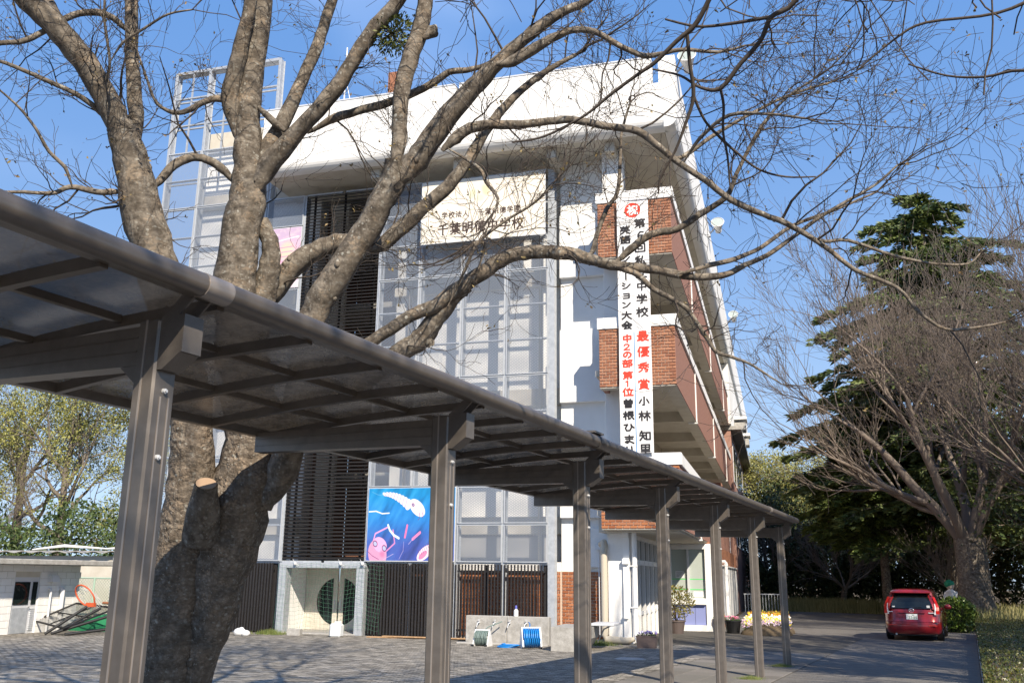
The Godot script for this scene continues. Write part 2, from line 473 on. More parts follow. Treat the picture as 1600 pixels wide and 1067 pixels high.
# ink one thick line into an image
func ink(im: Image, a: Vector2, b: Vector2, r: float, col: Color) -> void:
	var x0 := maxi(0, int(minf(a.x, b.x) - r - 1))
	var x1 := mini(im.get_width() - 1, int(maxf(a.x, b.x) + r + 1))
	var y0 := maxi(0, int(minf(a.y, b.y) - r - 1))
	var y1 := mini(im.get_height() - 1, int(maxf(a.y, b.y) + r + 1))
	var d := b - a
	var l2 := maxf(d.length_squared(), 1e-6)
	for y in range(y0, y1 + 1):
		for x in range(x0, x1 + 1):
			var p := Vector2(x + 0.5, y + 0.5)
			var q := clampf((p - a).dot(d) / l2, 0.0, 1.0)
			var k := clampf(r + 0.5 - (p - a - d * q).length(), 0.0, 1.0)
			if k > 0.0:
				im.set_pixel(x, y, im.get_pixel(x, y).lerp(col, k * col.a))

func ink_line(im: Image, pts: Array, r: float, col: Color) -> void:
	for k in range(0, pts.size() - 2, 2):
		ink(im, Vector2(pts[k], pts[k + 1]), Vector2(pts[k + 2], pts[k + 3]), r, col)

func ink_char(im: Image, ch: String, at: Vector2, size: Vector2, r: float, col: Color) -> void:
	for st in STROKES.get(ch, []):
		for k in range(0, st.size() - 2, 2):
			ink(im, at + Vector2(st[k], st[k + 1]) * size / 100.0, at + Vector2(st[k + 2], st[k + 3]) * size / 100.0, r, col)

func ink_oval(im: Image, o: Vector2, s: Vector2, turn: float, col: Color, soft := 0.08) -> void:
	var m := maxf(s.x, s.y) + 2
	for y in range(maxi(0, int(o.y - m)), mini(im.get_height(), int(o.y + m))):
		for x in range(maxi(0, int(o.x - m)), mini(im.get_width(), int(o.x + m))):
			var p := (Vector2(x + 0.5, y + 0.5) - o).rotated(-turn) / s
			var k := smoothstep(1.0, 1.0 - soft, p.length())
			if k > 0.0:
				im.set_pixel(x, y, im.get_pixel(x, y).lerp(col, k * col.a))

func print_mat(im: Image, rough := 0.6) -> StandardMaterial3D:
	im.generate_mipmaps()
	var m := StandardMaterial3D.new()
	m.albedo_texture = ImageTexture.create_from_image(im)
	m.roughness = rough
	return m
const LIMBS := {
	"trunk": [-5.901,-0.31,-8.296,0.515,-5.841,0.108,-8.202,0.401,-5.762,0.645,-8.082,0.349,-5.666,1.063,-7.998,0.332,-5.549,1.541,-7.905,0.315,-5.465,1.959,-7.817,0.28,-5.414,2.317,-7.737,0.24,-5.386,2.586,-7.673,0.172,-5.376,2.765,-7.629,0.029],
	"stem_w": [-5.45,1.78,-7.816,0.256,-5.375,2.253,-7.691,0.233,-5.324,2.725,-7.561,0.21,-5.278,3.135,-7.448,0.192,-5.315,3.602,-7.294,0.186,-5.373,3.95,-7.169,0.113,-5.387,4.066,-7.13,0.023],
	"stem_w_top": [-5.278,3.165,-7.443,0.141,-5.298,3.426,-7.348,0.181,-5.331,3.772,-7.219,0.191,-5.393,4.173,-7.062,0.191,-5.474,4.599,-6.891,0.19,-5.548,5.078,-6.704,0.178,-5.597,5.414,-6.573,0.161,-5.64,5.647,-6.479,0.133,-5.657,5.747,-6.44,0.094,-5.667,5.814,-6.414,0.022],
	"w_limb": [-5.606,5.486,-6.518,0.128,-5.657,5.781,-6.354,0.117,-5.785,6.123,-6.136,0.11,-5.959,6.413,-5.922,0.109,-6.162,6.643,-5.719,0.103,-6.336,6.871,-5.53,0.093,-6.559,7.183,-5.276,0.072,-6.811,7.528,-4.988,0.048],
	"w_limb_side": [-5.735,6.022,-6.178,0.065,-5.998,6.389,-6.108,0.066,-6.191,6.701,-6.052,0.062,-6.317,6.936,-6.013,0.057,-6.535,7.411,-5.938,0.047,-6.712,7.963,-5.866,0.032],
	"w_up": [-5.641,5.374,-6.645,0.088,-5.63,5.808,-6.631,0.078,-5.699,6.302,-6.589,0.069,-5.743,6.706,-6.557,0.064,-5.78,7.115,-6.524,0.065,-5.845,7.672,-6.474,0.055,-5.957,8.384,-6.399,0.039],
	"w_stub": [-5.621,5.697,-6.35,0.061,-5.595,5.754,-6.343,0.051,-5.581,5.799,-6.334,0.025],
	"stem_e": [-5.5,0.421,-8.13,0.113,-5.446,0.627,-8.099,0.148,-5.326,1.012,-8.046,0.176,-5.19,1.486,-7.976,0.239,-5.065,1.963,-7.903,0.297,-4.94,2.441,-7.829,0.326,-4.795,2.801,-7.788,0.298,-4.821,3.341,-7.657,0.264,-4.861,3.822,-7.535,0.201,-4.875,4.064,-7.476,0.115,-4.882,4.184,-7.446,0.023],
	"stem_e_top": [-4.815,3.221,-7.689,0.172,-4.84,3.524,-7.626,0.242,-4.892,3.951,-7.533,0.228,-4.925,4.505,-7.421,0.191,-4.845,5.003,-7.352,0.183,-4.784,5.379,-7.299,0.175,-4.784,5.694,-7.24,0.146,-4.788,6.105,-7.162,0.123,-4.731,6.583,-7.088,0.127,-4.657,7.226,-6.988,0.125,-4.608,7.81,-6.892,0.101,-4.583,8.399,-6.787,0.072],
	"e_west": [-4.87,5.812,-7.178,0.081,-4.897,6.128,-7.047,0.089,-4.821,6.443,-6.945,0.086,-4.707,6.727,-6.866,0.07,-4.599,7.065,-6.764,0.059,-4.514,7.511,-6.613,0.042],
	"e_fork_a": [-4.756,5.387,-7.323,0.119,-4.672,5.691,-7.338,0.109,-4.522,6.058,-7.372,0.083,-4.344,6.551,-7.407,0.067,-4.211,6.944,-7.43,0.062,-4.129,7.268,-7.437,0.057,-4.051,7.575,-7.444,0.051,-3.853,8.245,-7.465,0.035],
	"e_fork_b": [-4.689,5.285,-7.262,0.128,-4.54,5.502,-7.213,0.112,-4.2,5.834,-7.162,0.085,-3.812,6.187,-7.111,0.079,-3.58,6.479,-7.051,0.073,-3.366,6.728,-7.002,0.073,-3.155,6.915,-6.976,0.065,-2.881,7.261,-6.902,0.052,-2.486,7.678,-6.825,0.031],
	"torn_stub": [-4.878,3.763,-7.828,0.164,-4.79,4.252,-7.703,0.131,-4.704,4.557,-7.634,0.115,-4.653,4.812,-7.57,0.093,-4.724,5.071,-7.47,0.071],
	"cross_limb": [-4.962,3.786,-7.905,0.166,-4.875,4.297,-7.841,0.122,-4.726,4.48,-7.856,0.111,-4.537,4.742,-7.869,0.112,-4.277,4.918,-7.925,0.095,-4.02,4.986,-8.005,0.09,-3.756,4.953,-8.115,0.079,-3.566,5.102,-8.151,0.082,-3.31,5.351,-8.19,0.076,-3.052,5.589,-8.231,0.071,-2.835,5.873,-8.248,0.063,-2.674,6.143,-8.25,0.054,-2.454,6.436,-8.266,0.046,-2.125,6.749,-8.315,0.035,-1.732,7.001,-8.401,0.023],
	"big_limb": [-4.714,2.317,-7.829,0.204,-4.473,2.64,-7.777,0.156,-4.287,3.191,-7.63,0.135,-4.117,3.82,-7.45,0.129,-3.966,4.16,-7.369,0.133,-3.788,4.374,-7.337,0.133,-3.515,4.737,-7.277,0.125,-3.333,5.008,-7.226,0.119,-3.204,5.218,-7.184,0.121,-3.143,5.382,-7.141,0.111],
	"big_up": [-3.202,5.191,-7.196,0.091,-3.154,5.625,-7.173,0.074,-3.145,6.033,-7.139,0.077,-3.044,6.469,-7.131,0.086,-2.958,6.762,-7.13,0.081,-2.917,7.036,-7.116,0.071,-2.857,7.599,-7.079,0.058,-2.772,8.138,-7.051,0.037],
	"big_up_stub": [-2.92,6.58,-7.101,0.067,-2.835,6.65,-7.106,0.062,-2.799,6.674,-7.11,0.036],
	"big_east": [-3.213,5.154,-7.181,0.111,-3.004,5.325,-7.162,0.113,-2.829,5.522,-7.126,0.108,-2.579,5.796,-7.077,0.097,-2.342,6.015,-7.046,0.082,-2.115,6.204,-7.022,0.064,-1.845,6.396,-7.006,0.052,-1.579,6.554,-6.999,0.042,-1.355,6.638,-7.01,0.037,-1.09,6.845,-6.986,0.032,-0.627,7.183,-6.951,0.019],
	"big_east_b": [-2.148,6.083,-6.916,0.054,-2.007,6.105,-6.937,0.051,-1.765,6.226,-6.949,0.046,-1.617,6.296,-6.957,0.036,-1.47,6.344,-6.972,0.029,-1.279,6.326,-7.013,0.027,-1.072,6.196,-7.083,0.024,-0.865,6.101,-7.146,0.024,-0.707,6.116,-7.172,0.019,-0.522,6.141,-7.2,0.017,-0.244,6.109,-7.261,0.014,-0.012,6.153,-7.292,0.01],
	"over_limb": [-2.704,5.405,-7.099,0.065,-2.57,5.503,-7.091,0.059,-2.473,5.57,-7.086,0.054,-2.287,5.607,-7.106,0.049,-1.992,5.593,-7.157,0.042,-1.669,5.617,-7.203,0.037,-1.523,5.616,-7.226,0.037,-1.232,5.548,-7.29,0.034,-0.97,5.492,-7.345,0.036,-0.786,5.345,-7.406,0.031,-0.62,5.194,-7.465,0.029,-0.416,5.048,-7.529,0.029,-0.216,4.876,-7.597,0.029,0.053,4.736,-7.671,0.026,0.244,4.653,-7.72,0.026,0.542,4.449,-7.81,0.022,0.774,4.248,-7.888,0.02,1.108,4.085,-7.976,0.017,1.268,3.878,-8.04,0.015,1.471,3.736,-8.101,0.014,1.727,3.746,-8.136,0.011,1.938,3.782,-8.157,0.008],
	"over_limb_b": [0.404,4.532,-7.734,0.019,0.551,4.501,-7.829,0.017,0.752,4.528,-7.936,0.015,1.142,4.44,-8.186,0.014,1.494,4.409,-8.392,0.012,1.788,4.437,-8.546,0.01,1.906,4.538,-8.59,0.007],
	"low_a": [-4.232,3.188,-7.628,0.103,-3.905,3.533,-7.59,0.067,-3.56,3.778,-7.589,0.062,-3.282,3.948,-7.596,0.061,-3.098,4.049,-7.604,0.064,-2.917,4.115,-7.622,0.069,-2.69,4.261,-7.625,0.074,-2.459,4.405,-7.63,0.074,-2.236,4.532,-7.638,0.068,-2.014,4.573,-7.67,0.068,-1.784,4.564,-7.718,0.065,-1.642,4.55,-7.75,0.063,-1.479,4.502,-7.794,0.055,-1.305,4.448,-7.842,0.05,-1.097,4.422,-7.89,0.045,-0.889,4.396,-7.937,0.04,-0.723,4.354,-7.981,0.04,-0.517,4.328,-8.027,0.035,-0.286,4.352,-8.066,0.03,-0.132,4.427,-8.075,0.025,0.073,4.513,-8.091,0.022,0.32,4.673,-8.092,0.018,0.509,4.807,-8.09,0.017,0.751,4.944,-8.098,0.015,1.032,5.096,-8.108,0.012,1.224,5.253,-8.099,0.009],
	"low_b": [-4.247,3.215,-7.777,0.095,-3.732,3.443,-7.789,0.094,-3.343,3.692,-7.771,0.099,-3.107,3.838,-7.762,0.103,-2.974,3.983,-7.734,0.093,-2.827,4.15,-7.7,0.085,-2.63,4.299,-7.682,0.066],
	"low_stub": [-3.028,3.875,-7.735,0.057,-3.015,3.806,-7.757,0.051,-3.011,3.766,-7.769,0.031],
	"low_hang": [-1.3,4.442,-7.809,0.032,-1.188,4.392,-7.833,0.03,-1.076,4.348,-7.857,0.027,-0.93,4.206,-7.901,0.025,-0.783,4.121,-7.937,0.023,-0.654,4.026,-7.971,0.022,-0.566,3.887,-8.005,0.022,-0.485,3.749,-8.037,0.021,-0.414,3.635,-8.064,0.017,-0.285,3.587,-8.089,0.015,-0.141,3.528,-8.118,0.012,0.0,3.431,-8.154,0.01,0.125,3.345,-8.185,0.006],
	"low_rise": [-1.555,4.535,-7.819,0.023,-1.483,4.59,-7.85,0.023,-1.435,4.766,-7.865,0.022,-1.347,5.016,-7.893,0.021,-1.253,5.173,-7.925,0.019,-1.227,5.348,-7.931,0.018,-1.21,5.61,-7.932,0.016,-1.194,5.815,-7.934,0.013,-1.111,6.118,-7.954,0.011],
	"low_link": [-1.279,4.465,-7.862,0.043,-1.127,4.579,-7.839,0.038,-0.982,4.676,-7.821,0.035,-0.866,4.714,-7.82,0.035,-0.694,4.738,-7.829,0.032,-0.491,4.846,-7.813,0.03,-0.306,4.944,-7.798,0.027,-0.218,5.029,-7.775,0.024,-0.148,5.171,-7.725,0.019,0.005,5.42,-7.64,0.017,0.117,5.572,-7.592,0.014,0.299,5.739,-7.547,0.012,0.529,5.87,-7.522,0.01],
	"low_fan": [-0.71,4.332,-7.899,0.027,-0.433,4.438,-8.032,0.025,-0.208,4.518,-8.141,0.023,0.022,4.644,-8.243,0.02,0.32,4.875,-8.363,0.018,0.678,5.042,-8.522,0.015,1.107,5.267,-8.705,0.01],
	"over_fan": [-0.956,5.515,-7.407,0.022,-0.704,5.345,-7.624,0.02,-0.567,5.391,-7.691,0.02,-0.368,5.562,-7.77,0.019,-0.079,5.775,-7.887,0.016,0.332,6.036,-8.057,0.014,0.749,6.224,-8.242,0.01],
	"over_fan_b": [-0.613,5.233,-7.58,0.019,-0.433,5.408,-7.439,0.017,-0.178,5.526,-7.32,0.016,0.136,5.463,-7.258,0.012,0.434,5.353,-7.203,0.009],
	"mid_limb": [-4.259,5.939,-7.426,0.044,-3.969,6.077,-7.444,0.044,-3.757,6.133,-7.472,0.041,-3.418,6.214,-7.517,0.041,-3.2,6.287,-7.54,0.038,-2.988,6.383,-7.555,0.035,-2.825,6.48,-7.559,0.032,-2.651,6.492,-7.59,0.027,-2.463,6.535,-7.616,0.024,-2.271,6.642,-7.623,0.019,-2.009,6.881,-7.602,0.013],
	"west_low": [-5.723,5.152,-6.681,0.036,-5.805,5.13,-6.609,0.031,-5.892,5.106,-6.53,0.028,-6.047,5.106,-6.371,0.025,-6.149,5.019,-6.287,0.02,-6.311,4.981,-6.127,0.016,-6.44,4.947,-5.999,0.012,-6.57,4.951,-5.848,0.007],
	"west_low_up": [-5.932,5.045,-6.274,0.02,-5.927,5.185,-6.155,0.018,-5.997,5.289,-6.014,0.017,-6.02,5.431,-5.871,0.014,-6.073,5.56,-5.716,0.012,-6.149,5.655,-5.567,0.009],
	"west_mid": [-5.745,5.744,-6.41,0.036,-5.784,5.802,-6.336,0.031,-5.894,5.9,-6.173,0.025,-6.07,5.962,-5.972,0.022,-6.212,6.005,-5.809,0.02,-6.327,6.029,-5.679,0.016,-6.527,6.034,-5.466,0.01],
	"west_top": [-5.639,6.654,-6.413,0.037,-5.683,6.701,-6.324,0.029,-5.719,6.733,-6.257,0.031,-5.811,6.736,-6.143,0.033,-5.952,6.639,-6.01,0.03,-6.101,6.411,-5.87,0.027,-6.212,6.264,-5.762,0.025,-6.322,6.19,-5.644,0.022,-6.474,6.034,-5.481,0.014],
	"west_thin": [-5.564,5.601,-6.177,0.015,-5.519,5.832,-6.055,0.015,-5.417,6.046,-5.958,0.013,-5.383,6.324,-5.802,0.012,-5.31,6.582,-5.667,0.01],
	"west_thin_b": [-5.439,6.058,-5.984,0.012,-5.305,6.217,-5.955,0.012,-5.096,6.33,-5.957,0.011,-4.872,6.436,-5.964,0.01,-4.651,6.462,-5.994,0.007],
	"arch_limb": [-4.93,5.415,-7.266,0.054,-5.019,5.531,-7.152,0.046,-5.127,5.588,-7.058,0.04,-5.254,5.585,-6.974,0.043,-5.383,5.484,-6.91,0.045,-5.487,5.316,-6.865,0.037,-5.597,5.194,-6.813,0.024],
	"inner_limb": [-4.887,6.147,-7.084,0.043,-5.014,6.194,-6.997,0.035,-5.132,6.148,-6.944,0.03,-5.254,6.057,-6.897,0.029,-5.37,6.011,-6.844,0.021,-5.516,6.077,-6.738,0.016,-5.568,6.333,-6.581,0.012,-5.604,6.549,-6.451,0.008],
	"inner_stub": [-4.423,5.908,-7.28,0.049,-4.509,5.98,-7.236,0.041,-4.624,6.095,-7.173,0.03,-4.657,6.143,-7.151,0.016],
	"hang_a": [-2.631,5.399,-7.067,0.022,-2.352,5.199,-7.11,0.017,-2.283,5.057,-7.126,0.017,-2.181,4.903,-7.146,0.014,-2.211,4.782,-7.137,0.01],
	"hang_b": [-2.478,4.345,-7.499,0.015,-2.396,4.588,-7.458,0.017,-2.444,4.626,-7.434,0.02,-2.519,4.592,-7.421,0.015],
	"dark_sprout": [-2.746,4.061,-7.498,0.015,-2.56,4.373,-7.414,0.015,-2.419,4.596,-7.356,0.014,-2.165,4.766,-7.338,0.012,-1.892,4.913,-7.331,0.011,-1.735,5.046,-7.31,0.009]
}
const OVERHANG := {
	"k_a": [0.968,6.053,-4.7,0.031,0.538,5.53,-5.118,0.023,0.314,5.225,-5.332,0.017,0.162,5.163,-5.379,0.016,0.088,5.051,-5.453,0.015,-0.048,4.942,-5.521,0.015,-0.184,4.825,-5.592,0.015,-0.316,4.856,-5.598,0.01,-0.442,4.958,-5.592,0.008,-0.624,5.033,-5.591,0.006],
	"k_b": [-0.189,4.911,-5.747,0.011,-0.175,4.807,-5.798,0.01,-0.19,4.651,-5.863,0.009,-0.171,4.498,-5.937,0.008,-0.167,4.315,-6.019,0.006],
	"k_c": [0.165,5.207,-5.447,0.012,-0.099,5.252,-5.528,0.011,-0.314,5.304,-5.584,0.009,-0.529,5.42,-5.622,0.007],
	"k_d": [0.293,5.847,-4.777,0.026,-0.072,5.444,-5.083,0.019,-0.215,5.246,-5.222,0.016,-0.313,5.132,-5.298,0.017,-0.43,5.067,-5.341,0.015,-0.589,4.967,-5.405,0.014,-0.691,4.924,-5.434,0.012,-0.89,4.833,-5.491,0.011,-1.091,4.728,-5.553,0.009,-1.386,4.64,-5.609,0.008,-1.621,4.635,-5.627,0.006],
	"k_e": [-0.372,5.159,-5.414,0.013,-0.37,4.997,-5.516,0.013,-0.362,4.815,-5.63,0.014,-0.435,4.646,-5.714,0.011,-0.511,4.504,-5.782,0.009,-0.618,4.357,-5.846,0.008,-0.645,4.254,-5.899,0.006],
	"k_f": [-0.367,4.859,-5.71,0.011,-0.305,4.73,-5.837,0.009,-0.212,4.647,-5.947,0.01,-0.121,4.581,-6.045,0.009,0.027,4.494,-6.19,0.008,0.213,4.474,-6.326,0.007,0.424,4.509,-6.458,0.005],
	"k_g": [2.643,6.233,-6.526,0.031,2.163,5.927,-6.709,0.018,1.825,5.818,-6.779,0.012,1.335,5.837,-6.807,0.011,1.113,5.76,-6.847,0.009,0.826,5.577,-6.933,0.006],
	"k_h": [2.315,5.129,-6.725,0.016,1.955,5.348,-6.833,0.012,1.717,5.379,-6.917,0.01,1.47,5.463,-6.982,0.008,1.216,5.63,-7.03,0.006]
}

# ---------------------------------------------------------------- scene
func _ready() -> void:
	var cam := Camera3D.new()
	add_child(cam)
	cam.position = Vector3(0, 1.7, 0)
	cam.rotation = Vector3(deg_to_rad(14.337), deg_to_rad(15.919), deg_to_rad(0.62))
	cam.fov = 40.919
	cam.near = 0.05
	cam.far = 900.0
	cam.current = true
	var env := Environment.new()
	env.background_mode = Environment.BG_SKY
	var sm := ProceduralSkyMaterial.new()
	sm.sky_top_color = lin(.088, .22, .51)
	sm.sky_horizon_color = lin(.50, .66, .82)
	sm.sky_curve = 0.16
	sm.ground_horizon_color = lin(.36, .40, .44)
	sm.ground_bottom_color = lin(.14, .13, .12)
	sm.sun_angle_max = 1.0
	sm.sky_cover = sky_wisps()
	sm.sky_cover_modulate = Color(1, 1, 1, 0.22)
	sm.energy_multiplier = 1.0
	env.sky = Sky.new()
	env.sky.sky_material = sm
	env.tonemap_mode = Environment.TONE_MAPPER_LINEAR
	env.tonemap_exposure = 1.52
	env.sdfgi_enabled = true
	env.ssao_enabled = true
	env.ssil_enabled = true
	var we := WorldEnvironment.new()
	we.environment = env
	add_child(we)
	var sun := DirectionalLight3D.new()
	add_child(sun)
	sun.look_at_from_position(Vector3(0.4547, 0.599, 0.659) * 60.0, Vector3.ZERO)
	sun.light_color = Color(1.0, 0.945, 0.86)
	sun.light_energy = 1.5
	sun.light_angular_distance = 0.5
	sun.shadow_enabled = true
	make_materials()
	build_ground()
	build_school()
	build_signs()
	build_walkway()
	build_main_tree()
	build_overhang_tree()
	build_yard_things()
	build_left_yard()
	build_car()
	build_right_side()
	build_far_trees()

func sky_wisps() -> ImageTexture:
	var f := FastNoiseLite.new()
	f.seed = 9
	f.frequency = 1.6
	f.fractal_octaves = 5
	var im := Image.create(512, 256, false, Image.FORMAT_RGBA8)
	for y in 256:
		for x in 512:
			var th := PI * y / 256.0
			var ph := TAU * x / 512.0
			var d := Vector3(sin(th) * cos(ph), cos(th) * 3.0, sin(th) * sin(ph))
			var k := smoothstep(0.12, 0.75, f.get_noise_3d(d.x, d.y, d.z)) * 0.55
			im.set_pixel(x, y, Color(1, 1, 1, k))
	return ImageTexture.create_from_image(im)

# a flat sheet on the sloping ground, from corner points (x, z)
func sheet(q: MB, pts: Array, lift: float) -> void:
	var p := []
	for a in pts:
		p.append(Vector3(a.x, gy(a.y) + lift, a.y))
	var ix := Geometry2D.triangulate_polygon(PackedVector2Array(pts))
	for k in range(0, ix.size(), 3):
		var a: Vector3 = p[ix[k]]
		var b: Vector3 = p[ix[k + 1]]
		var c: Vector3 = p[ix[k + 2]]
		if (b - a).cross(c - a).y > 0: q.tri(a, b, c)
		else: q.tri(a, c, b)

func wp(s: float, w: float) -> Vector2:     # ground point of the walkway frame, as (x, z)
	var p := uh * s + wh * w
	return Vector2(p.x, p.z)

func build_ground() -> void:
	var q := MB.new()
	sheet(q, [Vector2(-400, 120), Vector2(400, 120), Vector2(400, -500), Vector2(-400, -500)], 0.0)
	struct("ground", q, M.soil, "brown earth of the school grounds", "ground")
	q = MB.new()
	sheet(q, [wp(-14, -3.35), wp(-14, 0.02), wp(40, 0.02), Vector2(10.6, -52), Vector2(9.0, -58), Vector2(5.5, -62), Vector2(1.0, -64.5), Vector2(-2.2, -64.5), Vector2(-2.2, -36.2), wp(33.5, -3.35)], 0.004)
	struct("road", q, M.asphalt, "grey asphalt drive past the walkway", "road")
	# block paving of the yard: laid in slightly curved courses, each block with its own tone
	var pave := Node3D.new()
	pave.name = numbered("paved_yard")
	add_child(pave)
	tag(pave, "grey block paved yard before the school front", "paving", "", "structure")
	q = MB.new()
	sheet(q, [Vector2(-34, 4), wp(-4, -3.35), wp(27.2, -3.35), Vector2(-4.9, -27.4), Vector2(-34, -27.9)], 0.004)
	obj("bedding", q, M.joint, pave)
	var rg := RandomNumberGenerator.new()
	rg.seed = 77
	var bm := []
	for k in 5:
		var b := MB.new()
		var g: float = [.25, .30, .35, .42, .21][k]
		b.tint = Color(g, g * .93, g * .82)
		b.cham(Vector3.ZERO, Vector3(.205, .05, .1), .006)
		bm.append(b.mesh())
	var rest := MB.new()
	var made := 0
	for r in range(0, 190):
		var z := -7.5 - r * 0.108
		if z < -27.2: break
		for cidx in range(0, 140):
			var x := -23.5 + cidx * 0.212 + (0.106 if r % 2 == 0 else 0.0)
			var d := Vector2(x, z)
			var lim := wp(0, -5.75)
			if Vector3(x, 0, z).dot(wh) > -5.75 or x > -1.0: continue
			# what the view can take in: to one side of the line of sight that bounds the picture
			if x < z * 1.02 - 1.0: continue
			if z > -12.0 and x > -4.0: continue
			var k := rg.randi_range(0, 4)
			var zz := z + 0.25 * sin(x * 0.55)
			var near := z > -16.0 and x > -13.5 and x < -6.0 and zz < -13.4
			if near and made < 300:
				made += 1
				inst("paver", bm[k], M.paver, pave, Transform3D(Basis(Vector3.UP, rg.randf_range(-.02, .02)), Vector3(x, gy(zz) - .014 + rg.randf_range(-.002, .003), zz)))
			else:
				var g: float = [.25, .30, .35, .42, .21][k]
				rest.tint = Color(g, g * .93, g * .82)
				var c0 := Vector3(x, gy(zz) + .011 + rg.randf_range(-.002, .003), zz)
				rest.quad(c0 + Vector3(-.1, 0, .05), c0 + Vector3(.1, 0, .05), c0 + Vector3(.1, 0, -.05), c0 + Vector3(-.1, 0, -.05))
	var ro := obj("paver_field", rest, M.paver, pave)
	ro.set_meta("kind", "stuff")
	# larger concrete slabs along the walkway and before the entrance
	var slabs := Node3D.new()
	slabs.name = numbered("slab_pavement")
	add_child(slabs)
	tag(slabs, "pale concrete slab pavement under and beside the walkway", "pavement", "", "structure")
	q = MB.new()
	sheet(q, [wp(-4, -5.75), wp(-4, -3.33), wp(33.5, -3.33), Vector2(-2.3, -36.3), Vector2(-4.4, -35.6), Vector2(-4.9, -27.3), wp(26, -5.75)], 0.008)
	obj("bedding", q, M.joint, slabs)
	var sl := []
	for k in 4:
		var b := MB.new()
		var g: float = [.215, .235, .20, .255][k]
		b.tint = Color(g, g * .95, g * .88)
		b.cham(Vector3.ZERO, Vector3(.592, .05, .592), .006)
		sl.append(b.mesh())
	var cnt := 0
	for a in range(0, 62):
		for b in range(0, 6):
			var s := 0.4 + a * 0.6
			var w := -3.65 - b * 0.6
			var p := wp(s, w)
			if s > 25.5 and (p.x > -2.4 or p.x < -4.7 or p.y < -35.4) : continue
			if b > 3 and s < 22.0: continue
			if s < 3.0: continue
			cnt += 1
			inst("slab", sl[rg.randi_range(0, 3)], M.paver, slabs, Transform3D(wb, Vector3(p.x, gy(p.y) - .008 + rg.randf_range(-.002, .002), p.y)))
	# kerb beside the hedge
	q = MB.new()
	for k in 24:
		q.cham(uh * (2.0 + k * 1.5) + wh * .09 + Vector3.UP * (gy((uh * (2.0 + k * 1.5)).z) - .02), Vector3(.1, .22, 1.485), .012, wb)
	struct("kerb", q, M.concrete, "low concrete kerb between the drive and the hedge", "kerb")

# ---------------------------------------------------------------- the school
func brick_wall(parent: Node3D, o: Vector3, ux: Vector3, nrm: Vector3, length: float, height: float, single: bool, hide_from := 9.0, hide_to := 9.0, sd := 1) -> void:
	var rg := RandomNumberGenerator.new()
	rg.seed = sd
	var bl := 0.205
	var bh := 0.092
	var rows := int(round(height / bh))
	bh = height / rows
	var full := MB.new()
	full.cham(Vector3.ZERO, Vector3(bl - .021, bh - .021, .03), .003)
	var half := MB.new()
	half.cham(Vector3.ZERO, Vector3(bl * .5 - .021, bh - .021, .03), .003)
	var fm := full.mesh()
	var hm := half.mesh()
	var rest := MB.new()
	var bas := Basis(ux, Vector3.UP, nrm)
	for r in rows:
		var x := 0.0 if r % 2 == 0 else -bl * 0.5
		while x < length - 0.01:
			var a := maxf(x, 0.0)
			var e := minf(x + bl, length)
			var wd := e - a
			var k := rg.randi_range(0, 4)
			if wd > 0.03:
				var at := o + ux * ((a + e) * .5) + Vector3.UP * ((r + .5) * bh) + nrm * (-.005 + rg.randf_range(0, .003))
				var hid := (a + e) * .5 > hide_from and (a + e) * .5 < hide_to
				if single and not hid and absf(wd - bl) < .01: inst("brick", fm, M.bricks[k], parent, Transform3D(bas, at))
				elif single and not hid and absf(wd - bl * .5) < .02: inst("brick", hm, M.bricks[k], parent, Transform3D(bas, at))
				else:
					var c: Color = [Color(.40, .165, .082), Color(.35, .135, .066), Color(.44, .19, .10), Color(.30, .11, .058), Color(.38, .17, .095)][k]
					rest.tint = c
					rest.box(at, Vector3(wd - .021, bh - .021, .03), bas)
			x += bl
	if rest.v.size() > 0:
		var ro := obj("brickwork", rest, M.brick_mix, parent)
		ro.set_meta("kind", "stuff")

